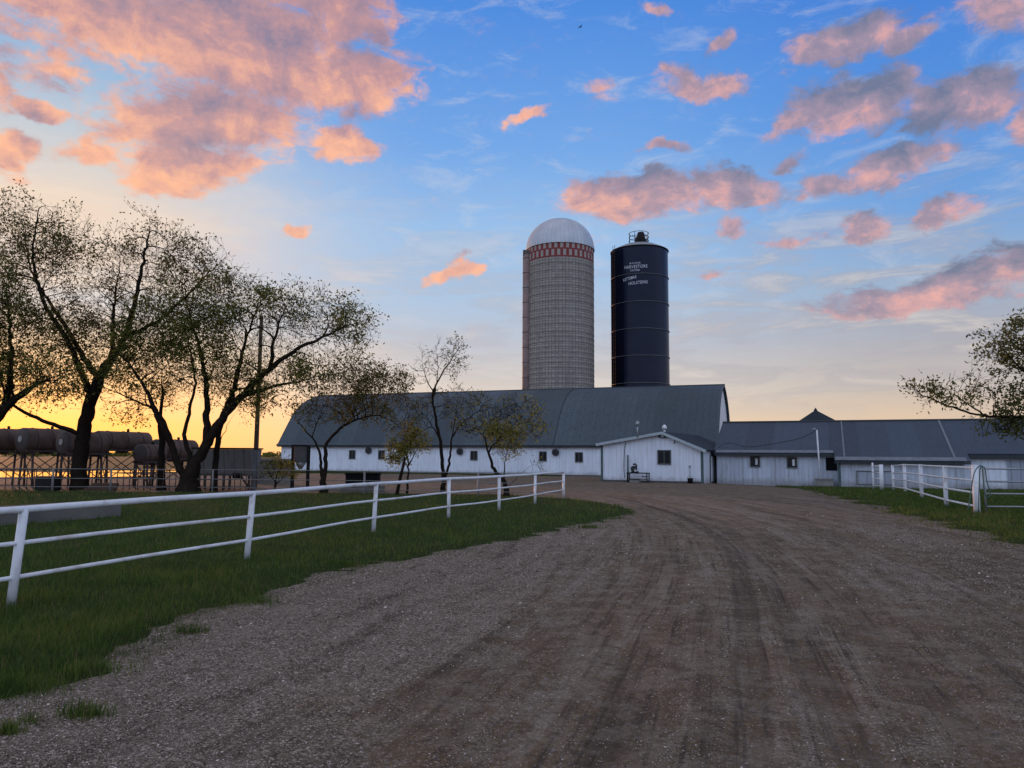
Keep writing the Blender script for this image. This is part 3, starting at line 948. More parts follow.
eng = empty('small_engine', mhw(p[0] - .25, -.75, .69), -PHM, 'small dark engine sitting on the work bench', 'engine')
MB().bx(-.22, .22, -.15, .15, 0.0, .08).build('engine_base', M['steel_dark'], eng)
MB().disc_cyl((-.05, 0, .26), (0, 1, 0), .2, .28, 16).build('housing', M['fan_metal'], eng)
MB().tube([(.1, 0, .3), (.14, 0, .5), (.05, -.02, .58), (-.1, -.02, .56)], .06, 8).build('air_intake', M['steel_dark'], eng)
MB().disc_cyl((.1, -.16, .14), (0, 1, 0), .08, .04, 12).build('pulley', M['pale_frame'], eng)
p = mh_px(691.5, 479)
bk = empty('bucket', mhw(p[0], -.35, 0), 0, 'small black bucket under the tap on the milk house wall', 'bucket')
MB().tube([(0, 0, .02), (0, 0, .36)], [.15, .2], 16).build('pail', M['black_rubber_and_shade'], bk)
MB().tube([(.2 * math.cos(a), .0, .36 + .14 * math.sin(a)) for a in np.linspace(0, PI, 9)], .01, 5).build('handle', M['galv'], bk)

# ---- low shed range to the right
P2 = at(717, 480, 52.4)[:2]
PH2 = R(23)
e2 = np.array((math.cos(PH2), -math.sin(PH2))); b2 = np.array((math.sin(PH2), math.cos(PH2)))
shed = empty('low_shed', (P2[0], P2[1], 0), -PH2, 'long low grey shed with slate coloured metal roof beside the milk house', 'shed')
def sh_px(u, v, off=0.0):
    p = on_plane(u, v, (P2[0] + b2[0] * off, P2[1] + b2[1] * off, 0), (b2[0], b2[1], 0))
    return loc_of(p, P2, PH2)
x1 = sh_px(836.5, 470)[0]; x1b = sh_px(839, 470, -1.15)[0]; x2 = sh_px(965, 475, -1.15)[0]; x3 = x2 + 12
RY, RZ2 = 5.4, 4.38
slope = (RZ2 - 2.03) / (RY + .35)
def rz_(y): return RZ2 - slope * (RY - y)
MB().bx(0, x1 + .1, 0, .15, -.3, rz_(0) - .05).build('wall', M['old_siding'], shed)
MB().bx(x1b, x2, -1.15, -1.0, -.35, rz_(-1.15) - .05).build('wall', M['old_siding'], shed)
MB().bx(x2 + .001, x3, 0, .15, -.3, rz_(0) - .05).build('wall', M['white_siding'], shed)
MB().prism([(-1.0, -.3), (0.15, -.3), (.15, rz_(.15) - .1), (-1.0, rz_(-1.0) - .1)], 'x', x1b, x1b + .15).build('return_wall', M['old_siding'], shed)
MB().prism([(-1.0, -.3), (0.0, -.3), (.0, rz_(.0) - .1), (-1.0, rz_(-1.0) - .1)], 'x', x2 - .15, x2 - .002).build('return_wall', M['old_siding'], shed)
for a, b_ in ((0, .15), (x3 - .15, x3)):
    MB().prism([(.15, -.3), (2 * RY, -.3), (2 * RY, rz_(0) - .1), (RY, RZ2 - .1), (.15, rz_(.15) - .1)], 'x', a, b_).build('gable_wall', M['old_siding'], shed)
MB().bx(.15, x3 - .15, 2 * RY - .15, 2 * RY, -.3, rz_(0) - .1).build('wall', M['old_siding'], shed)
xs_ = sh_px(841, 440, 2)[0]
def roofpiece(xa, xb, ylow, m=M['shed_roof']):
    return MB().sheet([(ylow, rz_(ylow)), (RY, RZ2), (2 * RY + .35, rz_(-.35))], 'x', xa, xb, -.08).build('roof', m, shed)
ra = roofpiece(-.2, x1b - .25, -.35); rb = roofpiece(x1b - .25, x2 + .3, -1.5); rc = roofpiece(x2 + .3, x3 + .3, -.35)
xq = sh_px(956, 462, -1.4)[0]
for xx, yl, wd in ((x1b + .35, -1.5, .09), (xq, -1.5, .12)):
    MB().sheet([(yl - .01, rz_(yl - .01) + .1), (RY, RZ2 + .1)], 'x', xx - wd * .55, xx + wd * .55, -.02).build('flashing_strip', M['flashing'], rb)
MB().sheet([(-1.52, rz_(-1.52) + .09), (-1.0, rz_(-1.0) + .09)], 'x', x1b - .2, x2 + .1, -.02).build('eave_strip', M['flashing'], rb)
MB().sheet([(-.37, rz_(-.37) + .09), (.05, rz_(.05) + .09)], 'x', 0, x1b - .3, -.02).build('eave_strip', M['flashing'], ra)
MB().bx(-.1, x1b - .27, -.36, -.31, rz_(-.35) - .13, rz_(-.35) - .01).build('fascia', M['dark_trim'], shed)
MB().bx(x1b - .25, x2 + .3, -1.5, -1.45, rz_(-1.5) - .12, rz_(-1.5) - .01).build('fascia', M['dark_trim'], shed)
MB().bx(x2 + .31, x3, -.36, -.31, rz_(-.35) - .22, rz_(-.35) - .01).build('fascia', M['dark_trim'], shed)
MB().bx(x1b - .06, x1b + .1, -1.2, -1.152, -.3, rz_(-1.2) - .1).build('corner_trim', M['green_trim'], shed)
MB().tube([(-.2, RY, RZ2 + .09), (x3 + .3, RY, RZ2 + .09)], .09, 8).build('ridge_cap', M['dark_trim'], ra)
for u, v in ((755, 461.5), (792, 462.5)):
    p = sh_px(u, v); window_at(shed, (p[0], 0, p[2]), .55, .62, 'window_frame', False, curtain=True)
p = sh_px(831, 463); dw = MB().bx(p[0] - .32, p[0] + .36, -.03, -.003, p[2] - .5, p[2] + .36).build('hatch_shade', M['black_rubber_and_shade'], shed)  # solid black sheet, stands for the shade inside the opening
pa, pb = sh_px(857, 471.5, -1.15), sh_px(892, 484.5, -1.15)
pl = MB().bx(pa[0], pb[0], -1.18, -1.153, pb[2], pa[2]).build('boarded_opening', M['grey_door'], shed)
fr = MB()
fr.bx(pa[0] - .05, pb[0] + .05, -1.22, -1.152, pa[2], pa[2] + .06); fr.bx(pa[0] - .05, pa[0], -1.21, -1.152, pb[2], pa[2]); fr.bx(pb[0], pb[0] + .05, -1.21, -1.152, pb[2], pa[2]); fr.bx(pa[0] - .05, pb[0] + .05, -1.22, -1.152, pb[2] - .05, pb[2])
fr.build('frame', M['window_frame'], pl)
pa = sh_px(1008, 480)[0]
MB().bx(pa, pa + 3.2, -.06, -.003, -.2, 1.72).build('sliding_door', M['grey_door'], shed)

# mast with cable on the shed
q0 = on_plane(820.5, 483, (P2[0] - b2[0] * .5, P2[1] - b2[1] * .5, 0), (b2[0], b2[1], 0))
q1 = on_plane(816.8, 430, (P2[0] - b2[0] * .5, P2[1] - b2[1] * .5, 0), (b2[0], b2[1], 0))
mast = empty('service_mast', (q0[0], q0[1], 0), 0, 'thin white leaning service mast rising past the shed eave', 'mast')
d = q1 - q0
MB().tube([(0, 0, -.1), (d[0] * .5, d[1] * .5, q0[2] + d[2] * .5), (d[0], d[1], q1[2])], .055, 8).build('pipe', M['white_paint'], mast)
MB().tube([(d[0], d[1], q1[2] - .02), (d[0] - .12, d[1], q1[2] + .1), (d[0] - .3, d[1], q1[2] + .02)], .045, 8).build('weatherhead', M['galv'], mast)
wp = []
for u, v, oy in ((815.5, 431, -.45), (800, 438.2, .6), (780, 442.5, .8), (762, 445.5, .8), (745, 446.8, .6), (733, 443.4, .9), (724, 443.5, .8), (719, 447.5, .3)):
    wp.append(on_plane(u, v, (P2[0] + b2[0] * (oy - .9), P2[1] + b2[1] * (oy - .9), 0), (b2[0], b2[1], 0)))
wp = smooth_line(wp, 5)
tag(MB().tube(wp, .022, 5).build('service_cable', M['cable']), 'black sagging cable slung in front of the low shed roof', 'cable')
p = on_plane(824.5, 490, (P2[0] - b2[0] * .8, P2[1] - b2[1] * .8, 0), (b2[0], b2[1], 0))
cb = MB(); cb.box((0, 0, .16), (1.08, .6, .62)); cb.box((0, 0, .5), (1.18, .7, .07))
cb = tag(cb.build('concrete_block', M['concrete']), 'squat concrete block at the shed wall below the dark hatch', 'block')
cb.location = (p[0], p[1], -.1); cb.rotation_euler = (0, 0, -PH2)

# ---- building behind the shed: only its hipped roof shows
q = at(815.5, 409, 74)
hb = empty('hip_roof_building', (q[0], q[1], 0), -R(15), 'small building behind the low shed showing a dark pointed roof', 'building')
w_ = 4.3
pz = q[2]
prof = [(w_, pz - 2.9), (w_ * .62, pz - 2.0), (w_ * .3, pz - 1.0), (.16, pz - .2), (.12, pz - .02)]
hv, hf = [], []
for r_, z_ in prof:
    hv += [(-r_, -r_, z_), (r_, -r_, z_), (r_, r_, z_), (-r_, r_, z_)]
for i in range(len(prof) - 1):
    for k in range(4):
        hf.append((i * 4 + k, i * 4 + (k + 1) % 4, i * 4 + 4 + (k + 1) % 4, i * 4 + 4 + k))
hf.append(tuple(range(4 * len(prof) - 4, 4 * len(prof)))); hf.append((3, 2, 1, 0))
hr = MB().add(hv, hf).build('roof', M['dark_roof'], hb)
MB().tube([(0, 0, pz - .05), (0, 0, pz + .12)], [.12, .03], 8).build('finial', M['dark_trim'], hr)
MB().bx(-3.8, 3.8, -3.8, 3.8, -.3, pz - 2.9).build('wall', M['old_siding'], hb)

# ------------------------------------------------------------------ silos
SY = 88.0
sc_ = at(560, 400, SY)
silo = empty('concrete_silo', (sc_[0], SY, 0), 0, 'tall grey concrete stave silo with white dome and red chequered top band', 'silo')
SR = 34.3 / 740 * SY * 1.0
body = lathe('stave_wall', [(SR, -.2), (SR, SILO_TOP)], M['silo'], silo, 96)
hp = MB()
z = .5
while z < SILO_TOP - 1.9:
    hp.tube([(math.cos(a) * (SR + .012), math.sin(a) * (SR + .012), z) for a in np.linspace(0, 2 * PI, 49)[:-1]], .022, 4, closed=True)
    z += .6 if z < 16 else .9
hp.build('hoops', M['hoop'], silo)
DH = 3.85
dpr = [(SR + .1, SILO_TOP - .12), (SR + .1, SILO_TOP + .05)]
for k in range(1, 15):
    a = PI / 2 * k / 14
    dpr.append((max(.02, (SR + .06) * math.cos(a)), SILO_TOP + .05 + DH * math.sin(a)))
dome_m = M['dome']
# the dome's gores: seams along the meridians
m, t, b = newmat('dome_gores')
uv = t.n('ShaderNodeTexCoord').outputs['UV']
sp = t.n('ShaderNodeSeparateXYZ', ins={0: uv})
fr_ = t.math('ABSOLUTE', t.math('SUBTRACT', t.math('FRACT', t.math('DIVIDE', sp.outputs[0], .54)), .5))
gsm = t.mr(fr_, .40, .5)
cap_ = t.math('LESS_THAN', t.math('ABSOLUTE', t.math('SUBTRACT', sp.outputs[1], SILO_TOP + 3.3)), .05)
nz = t.noise(uv, .6, 5)
c = t.ramp(nz, [(.3, (.40, .43, .46, 1)), (.7, (.52, .55, .58, 1))])
c = t.mix(t.math('MULTIPLY', gsm, .32), c, (.26, .28, .31, 1))
c = t.mix(t.math('MULTIPLY', cap_, .6), c, (.25, .27, .3, 1))
t.t.links.new(c, b.inputs['Base Color']); b.inputs['Roughness'].default_value = .42; b.inputs['Metallic'].default_value = .15
bp = t.n('ShaderNodeBump', ins={'Strength': .5, 'Distance': .04, 'Height': t.math('MULTIPLY', gsm, -1)}); t.t.links.new(bp.outputs[0], b.inputs['Normal'])
lathe('dome', dpr, m, silo, 72)
ct = MB()
ca0 = R(196)
ccx, ccy = math.cos(ca0) * (SR + .12), math.sin(ca0) * (SR + .12)
ct.tube([(ccx, ccy, 0), (ccx, ccy, SILO_TOP - .9)], .52, 14)
cho = ct.build('chute', M['chute'], silo)
for z in np.arange(2, SILO_TOP - 1, 1.8):
    MB().tube([(ccx + .54 * math.cos(a), ccy + .54 * math.sin(a), z) for a in np.linspace(0, 2 * PI, 15)[:-1]], .03, 4, closed=True).build('chute_band', M['hoop'], cho)
MB().bx(ccx - .5, ccx + .45, ccy - .42, ccy + .42, SILO_TOP - .95, SILO_TOP - .35).build('chute_hood', M['hoop'], cho)
MB().tube([(ccx - .45, ccy - .45, 8), (ccx - .45, ccy - .45, 9.2)], .16, 8).build('blower_pipe', M['hoop'], cho)

HY = 90.0
hc = at(640.8, 400, HY)
HR = 28.6 / 740 * HY
hz = at(612.4, 252, HY)[2]
hs = empty('steel_silo', (hc[0], HY, 0), 0, 'dark blue glass lined steel silo with white lettering and railed top', 'silo')
lathe('shell', [(HR, -.2), (HR, hz - .15), (HR - .04, hz)], M['blue_enamel'], hs, 96)
for v in (273.2, 300.8, 328, 355, 382.5):
    zz = at(640, v, HY - HR)[2]
    MB().tube([(math.cos(a) * (HR + .05), math.sin(a) * (HR + .05), zz) for a in np.linspace(0, 2 * PI, 73)[:-1]], .042, 6, closed=True).build('band', M['band_steel'], hs)
# roof deck, cone
lathe('roof', [(HR + .03, hz - .12), (HR + .03, hz + .02), (HR - .25, hz + .18), (HR * .6, hz + .72), (HR * .25, hz + 1.0), (.02, hz + 1.1)], M['galv'], hs, 72)
tp = MB()
tp.tube([(.15, 0, hz + .9), (.15, 0, hz + 1.5), (.2, 0, hz + 2.15), (.2, 0, hz + 2.5)], [.78, .72, .45, .4], 16)
tp.build('roof_hatch', M['steel_dark'], hs)
MB().tube([(.95, 0, hz + 1.0), (1.0, 0, hz + 1.9), (.55, 0, hz + 2.4)], .1, 8).build('vent_pipe', M['white_paint'], hs)
rl = MB()
for zz in (1.4, 1.85, 2.35):
    rl.tube([(-.05 + 1.22 * math.cos(a), 1.22 * math.sin(a), hz + zz) for a in np.linspace(0, 2 * PI, 25)[:-1]], .035, 5, closed=True)
for k in range(8):
    a = 2 * PI * k / 8 + .2
    rl.tube([(-.05 + 1.22 * math.cos(a), 1.22 * math.sin(a), hz + .65), (-.05 + 1.22 * math.cos(a), 1.22 * math.sin(a), hz + 2.35)], .035, 5)
rl.build('guard_rail', M['steel_dark'], hs)
MB().tube([(math.cos(a) * (HR + .05), math.sin(a) * (HR + .05), hz - .08) for a in np.linspace(0, 2 * PI, 73)[:-1]], .07, 6, closed=True).build('rim', M['steel_dark'], hs)
m = mat('dark_strip', (.006, .008, .016), 1.0, .2, 1.0, spec=0.0)
lathe('dark_strip', [(HR + .01, .5), (HR + .05, .5), (HR + .05, hz - .3), (HR + .01, hz - .3)], m, hs, 20, R(165), R(226))  # near-black matte shell round the tower's left side
# ladder up the left of the tower
ld = MB()
la = R(203)
for s_ in (-.22, .22):
    ld.tube([((HR + .18) * math.cos(la) + s_ * -math.sin(la), (HR + .18) * math.sin(la) + s_ * math.cos(la), .5), ((HR + .18) * math.cos(la) + s_ * -math.sin(la), (HR + .18) * math.sin(la) + s_ * math.cos(la), hz + .4)], .03, 5)
for z in np.arange(1, hz, .45):
    p0 = ((HR + .18) * math.cos(la) - .22 * -math.sin(la), (HR + .18) * math.sin(la) - .22 * math.cos(la), z); p1 = ((HR + .18) * math.cos(la) + .22 * -math.sin(la), (HR + .18) * math.sin(la) + .22 * math.cos(la), z)
    ld.tube([p0, p1], .02, 4)
ld.build('ladder', M['steel_dark'], hs)


def wrap_text(txt, size, u, v, name, arch=0.0, wide=1.0, tilt=0.0):
    """lettering bent round the tower"""
    cu = bpy.data.curves.new('lettering', 'FONT'); cu.body = txt; cu.size = size; cu.align_x = 'CENTER'; cu.extrude = .006; cu.space_character = 1.12; cu.resolution_u = 3
    cu.offset = .002
    ob = bpy.data.objects.new('lettering', cu); col.objects.link(ob)
    dg = bpy.context.evaluated_depsgraph_get(); dg.update()
    me = bpy.data.meshes.new_from_object(ob.evaluated_get(dg))
    bpy.data.objects.remove(ob)
    p = at(u, v, HY - HR * .97)
    a_c = math.asin(max(-1, min(1, (p[0] - hc[0]) / HR)))
    for vt in me.vertices:
        x, y, z = vt.co
        x *= wide; y += tilt * x
        a = a_c + x / HR
        rr_ = HR + .012 + z
        zz = p[2] - size * .35 + y - arch * (x * x)
        vt.co = (rr_ * math.sin(a), -rr_ * math.cos(a), zz)
    me.materials.clear(); me.materials.append(M['letter'])
    o = bpy.data.objects.new(name, me); col.objects.link(o); o.parent = hs
    return o
wrap_text('A.O.Smith', .30, 635.0, 262.7, 'lettering', wide=.95)
wrap_text('HARVESTORE', .56, 635.6, 266.4, 'lettering', -.02, wide=.76)
wrap_text('SYSTEM', .30, 635.0, 270.0, 'lettering')
wrap_text('KETTEMAR', .52, 630.0, 277.6, 'lettering', wide=.62, tilt=.16)
wrap_text('HOLSTEINS', .52, 638, 282.4, 'lettering', wide=.80, tilt=.06)

# ------------------------------------------------------------------ white pipe fences
def rail_tube(mb, pts, r): return mb.tube(pts, r, 10)

fp = [(9, 612), (246, 563.5), (373, 535), (448.5, 520.5), (499, 512.6), (535, 505.2), (563.5, 498.6)]
tops = [(24, 510), (253, 490), (376.3, 487), (449, 481), (499.3, 478), (535.3, 476), (563.6, 474)]
base = [gp(u, v) for u, v in fp]
pre = base[0] - (base[1] - base[0]) * 1.02
allb = [pre] + base
fence = empty('pipe_fence', (base[0][0], base[0][1], 0), 0, 'long white pipe rail fence running along the lawn beside the drive', 'fence')
O = np.array((base[0][0], base[0][1], 0))
topP = []
for i, b_ in enumerate(allb):
    if i == 0: lean = np.array((.07, 0, 0))
    else:
        u, v = tops[i - 1]
        tpt = at(u, v, b_[1]); lean = np.array((np.clip(tpt[0] - b_[0], -.1, .12), 0, 0))
    b0 = b_ - O; t_ = b0 + lean + np.array((0, 0, 1.10 - b0[2]))
    topP.append(t_)
    low = b0.copy(); low[2] = -.15
    MB().tube([low, t_], .047 if i < 7 else .055, 12).build('post', M['white_paint'], fence)
for k, (h_, r_) in enumerate(((1.0, .039), (.67, .025), (.335, .025))):
    pts = []
    for b_, t_ in zip(allb, topP):
        b0 = b_ - O; b0[2] = 0
        pts.append(b0 + (t_ - b0) * h_)
    if k == 0:
        pts = [p + np.array((0, 0, .0)) for p in pts]
    pts = smooth_line(pts, 4)
    pts[:, 2] += .006 * np.sin(np.arange(len(pts)) * 1.3)
    MB().tube(pts, r_, 12).build('rail', M['white_paint'], fence)

# far side of the lawn
bp_ = [gp(u, v) for u, v in ((478, 498), (364, 495), (212, 493), (110, 492.5), (52, 492.5))]
back = [base[-1]] + bp_ + [bp_[-1] + np.array((-4.5, .3, 0)), bp_[-1] + np.array((-9, .5, 0)), bp_[-1] + np.array((-14, .6, 0))]
O2 = np.array((back[1][0], back[1][1], 0))
bfe = empty('pipe_fence', tuple(O2), 0, 'thin grey white rail fence along the far edge of the lawn by the trees', 'fence')
bps = []
for i, b_ in enumerate(back):
    b0 = b_ - O2; b0[2] = 0
    bps.append(b0)
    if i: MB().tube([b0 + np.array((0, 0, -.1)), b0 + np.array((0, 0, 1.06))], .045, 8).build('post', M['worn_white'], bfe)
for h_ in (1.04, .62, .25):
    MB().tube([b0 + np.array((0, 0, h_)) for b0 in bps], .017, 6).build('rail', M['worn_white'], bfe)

# corral panels on the right
rp = [(893.5, 490.3), (905.5, 493.5), (922, 499.6), (946.5, 507.8), (977.3, 515.6)]
rb_ = [gp(u, v, -.02) for u, v in rp]
O3 = np.array((rb_[-1][0], rb_[-1][1], 0))
cor = empty('corral_fence', tuple(O3), 0, 'white four rail corral fence with thick end post on right verge', 'fence')
# straighten the run
A_, B_ = rb_[0] - O3, rb_[-1] - O3
for i, b_ in enumerate(rb_):
    b0 = b_ - O3
    k = np.dot(b0 - A_, B_ - A_) / np.dot(B_ - A_, B_ - A_)
    h_ = 1.5 if i < 4 else 1.56
    b0[2] = -.25
    pt = b0.copy(); pt[2] = h_ + grade(b0[0] + O3[0], b0[1] + O3[1])
    MB().tube([b0, pt], .075 if i < 4 else .098, 14).build('post', M['white_paint'], cor)
PB = [b_ - O3 for b_ in rb_]
for h_ in (1.46, 1.06, .68, .26):
    line_ = [(p[0], p[1], h_ + grade(p[0] + O3[0], p[1] + O3[1])) for p in PB]
    MB().tube(line_, .036, 10).build('rail', M['white_paint'], cor)
o4 = np.array((rb_[-1][0] + .3, rb_[-1][1] + .02, 0))
c2 = empty('corral_gate', tuple(o4), 0, 'dull grey four rail gate right of the thick white post', 'gate')
e_ = np.array((.97, .1, 0))
for h_ in (1.44, 1.04, .66, .26):
    MB().tube([(0, 0, h_), tuple(e_ * 3 + np.array((0, 0, h_ - .02))), tuple(e_ * 6.5 + np.array((0, 0, h_)))], .028, 8).build('rail', M['galv'], c2)
for k in (.0, 3.2, 6.5):
    MB().tube([tuple(e_ * k + np.array((0, 0, .12))), tuple(e_ * k + np.array((0, 0, 1.48)))], .03, 8).build('upright', M['galv'], c2)
# narrow man-pass of four rungs with a thick post
pa, pb = gp(873.5, 490.5, -.1), gp(882, 491.5, -.1)
o5 = np.array((pa[0], pa[1], 0))
lad = empty('corral_fence', tuple(o5), 0, 'narrow white ladder like fence panel with one thick post near the shed', 'fence')
b0 = pb - o5
MB().tube([(0, 0, -.3), (0, 0, 1.52)], .05, 10).build('post', M['white_paint'], lad)
MB().tube([(b0[0], b0[1], -.3), (b0[0], b0[1], 1.42)], .105, 12).build('post', M['white_paint'], lad)
for h_ in (1.38, 1.02, .66, .26):
    MB().tube([(0, 0, h_ - .05), (b0[0], b0[1], h_ - .05)], .03, 8).build('rung', M['white_paint'], lad)
# green hose hung over the gate beside the thick post
hp_ = [gp(u, v) if v > 514 else at(u, v, 22.7) for u, v in ((978.5, 512), (979, 490), (980, 470), (982, 466.5), (985, 469), (987, 482), (990, 492), (989, 497), (985, 494), (983, 478), (982, 467.3), (979, 466.2), (974, 474), (970, 498), (968, 510))]
hp_ = smooth_line(hp_, 6)
tag(MB().tube(hp_, .016, 7).build('garden_hose', M['hose_green']), 'green hose hung over the thick white corral post', 'hose')

# ------------------------------------------------------------------ left yard things
# concrete feed bunk on the lawn
q0 = gp(120, 518); fd = (base[1] - base[0]); fd = fd / np.linalg.norm(fd); fd = np.array((-.18, -1, 0)) * 1.0
q1 = gp(-2, 528.5)
fd = q1 - q0; fd /= np.linalg.norm(fd)
an = math.atan2(fd[1], fd[0])
bk = empty('feed_bunk', (q0[0], q0[1], 0), an, 'low weathered concrete feed bunk lying in the lawn grass', 'trough')
u_ = MB(); u_.bx(0, 9, -.09, 0.02, -.1, .43); u_.build('side_slab', M['bunk_concrete'], bk)
u_ = MB(); u_.bx(0, 9, -1.0, -.89, -.1, .43); u_.build('side_slab', M['bunk_concrete'], bk)
u_ = MB(); u_.bx(0.0, .1, -.889, -.091, -.1, .40); u_.build('end_slab', M['bunk_concrete'], bk)
u_ = MB(); u_.bx(.101, 9, -.889, -.091, -.1, .12); u_.build('trough_floor', M['bunk_concrete'], bk)

# utility pole
q = gp(254.5, 489); zt = at(254.5, 312, q[1])[2]
up_ = empty('utility_pole', (q[0] * (q[1] + 1.2) / q[1], q[1] + 1.2, 0), 0, 'tall brown wooden utility pole rising through the tree crown', 'pole')
MB().tube([(0, 0, -.3), (0, 0, 2), (0, 0, zt)], [.13, .125, .095], 12).build('shaft', M['wood_pole'], up_)
MB().tube([(0, 0, zt - .01), (0, 0, zt + .06)], [.11, .03], 12).build('pole_cap', M['galv'], up_)

# fuel tanks on stands
def make_tank(u, v, dpx, Y, length, yaw, label, decal):
    c = at(u, v, Y)
    rr_ = dpx / 2 / 740 * Y * .98
    o = empty('storage_tank', (c[0], c[1], 0), yaw, label, 'tank', 'old tanks raised on steel stands')
    z = c[2]
    pts = [(-.12, .45 * rr_), (-.07, .8 * rr_), (0, rr_), (length, rr_), (length + .07, .8 * rr_), (length + .12, .45 * rr_)]
    MB().tube([(p[0], 0, z) for p in pts[2:4]], rr_, 28, cap=False).build('tank_body', M['tank_paint'], o)
    for xs, sg in ((0, -1), (length, 1)):
        e = MB().tube([(xs, 0, z), (xs + sg * .05, 0, z), (xs + sg * .1, 0, z), (xs + sg * .13, 0, z)], [rr_, rr_ * .92, rr_ * .6, .01], 28, cap=False).build('end_cap', M['tank_end'], o)
        if sg < 0 and decal:
            MB().disc_cyl((xs - .135, 0, z + .05), (1, 0, 0), rr_ * .26, .02, 18).build('decal', M['decal'], e)
    bd = MB()
    for k in (.18, .5, .82):
        bd.tube([(length * k, (rr_ + .01) * math.cos(a), z + (rr_ + .01) * math.sin(a)) for a in np.linspace(0, 2 * PI, 25)[:-1]], .018, 4, closed=True)
    bd.build('bands', M['tank_end'], o)
    MB().tube([(length * .6, 0, z + rr_ - .02), (length * .6, 0, z + rr_ + .14)], .07, 10).build('filler_cap', M['steel_dark'], o)
    st = MB()
    ztop = z - rr_ * .82
    st.bx(-.05, length + .05, -rr_ * .7 - .05, -rr_ * .7 + .05, ztop - .1, ztop + .02)
    st.bx(-.05, length + .05, rr_ * .7 - .05, rr_ * .7 + .05, ztop - .1, ztop + .02)
    for k in (.12, .5, .88):
        st.bx(length * k - .05, length * k + .05, -rr_ * .9, rr_ * .9, ztop - .2, ztop - .1)
    so = st.build('stand_frame', M['rusty'], o)
    for xk in (.12, .88):
        for sy_ in (-1, 1):
            MB().tube([(length * xk, sy_ * rr_ * .7, ztop - .1), (length * xk, sy_ * (rr_ * .7 + .12), -.1)], .055, 6).build('leg', M['rusty'], o)
    br = MB()
    for sy_ in (-1, 1):
        yy = sy_ * (rr_ * .7 + .03)
        br.tube([(length * .12, yy, ztop - .2), (length * .88, yy, .35)], .025, 5); br.tube([(length * .88, yy, ztop - .2), (length * .12, yy, .35)], .025, 5)
    br.tube([(length * .12, -rr_ * .7, ztop - .2), (length * .12, rr_ * .7, .35)], .025, 5)
    br.tube([(length * .12, rr_ * .7, ztop - .2), (length * .12, -rr_ * .7, .35)], .025, 5)
    br.build('cross_brace', M['rusty'], o)
    return o
yw = R(28)
make_tank(-22, 440, 25, 38.2, 2.4, R(62), 'rusty storage tank cut off by the photo edge left of the others', False)
make_tank(22.5, 440, 25, 38.2, 2.5, R(64), 'weathered storage tank with decaled round end clear of the big trunk', True)
make_tank(63.5, 443, 24, 36.8, 2.0, R(64), 'storage tank with decaled round end half behind the big trunk', True)
make_tank(97.5, 440.8, 20.5, 38.6, 2.75, R(60), 'pale grey storage tank with its long side in full view right of the big trunk', False)
make_tank(140, 453.5, 19, 37.8, 1.3, R(70), 'lowest dark storage tank end beside the pale long tank', False)
make_tank(155.5, 449.5, 21, 39.5, 2.3, R(62), 'dark storage tank partly behind the forked tree trunks', False)

# pen panels below the tanks
def pen(u0, u1, Y, label, nv, m='rusty', h=.95):
    a, b_ = at(u0, 480, Y), at(u1, 480, Y + .4)
    o = empty('pen_panel', (a[0], a[1], 0), math.atan2(b_[1] - a[1], b_[0] - a[0]), label, 'fence panel', 'low livestock pen panels under the tanks')
    L = math.hypot(b_[0] - a[0], b_[1] - a[1])
    for hh in (.2, .55, h):
        MB().tube([(0, 0, hh), (L, 0, hh)], .024, 6).build('rail', M[m], o)
    up = MB()
    for k in range(nv + 1):
        up.tube([(L * k / nv, 0, 0), (L * k / nv, 0, h + .03)], .022, 6)
    up.build('uprights', M[m], o)
    return o
pen(-30, 34, 35.2, 'dark pen panel of thin bars at the photo edge in front of bright pond', 9)
pen(36, 74, 35.4, 'dark pen panel of thin bars left of the big trunk', 6)
pen(92, 136, 35.5, 'pen panel of thin bars between the big trunk and the slender trunk', 7)
pen(138, 182, 35.2, 'pen panel of thin bars close left of the forked trunks', 7)
pen(200, 252, 35.0, 'pen panel of thin bars below the grey feed wagon', 9, 'rusty', .8)

# low dark crates by the trunk
for u, v, w_, h_, lb in ((48, 482, .85, .45, 'dark box standing in the pen left of the big trunk'), (100, 486, 1.5, .3, 'low dark heap of timber right of the big trunk')):
    c = at(u, v, 34.4)
    if w_ < 1:
        o = empty('feed_box', (c[0], c[1], 0), .1, lb, 'box')
        bx_ = MB(); bx_.bx(-w_ / 2, w_ / 2, -.3, .3, 0, .62); bx_.build('box_body', M['steel_dark'], o, bevel=.02)
        MB().bx(-w_ / 2 - .03, w_ / 2 + .03, -.33, .33, .62, .67).build('lid', M['rusty'], o)
    else:
        for k in range(3):
            o = MB().box((0, 0, 0), (1.5 - .2 * k, .18, .12), .1 * k - .1).build('timber_beam', M['wood_pole'])
            o.location = (c[0] + .1 * k, c[1] + .05 * k, .06 + .125 * k)
            tag(o, ('bottom', 'middle', 'top')[k] + ' dark beam of the small timber pile right of the big trunk', 'beam', 'beams piled by the trunk')

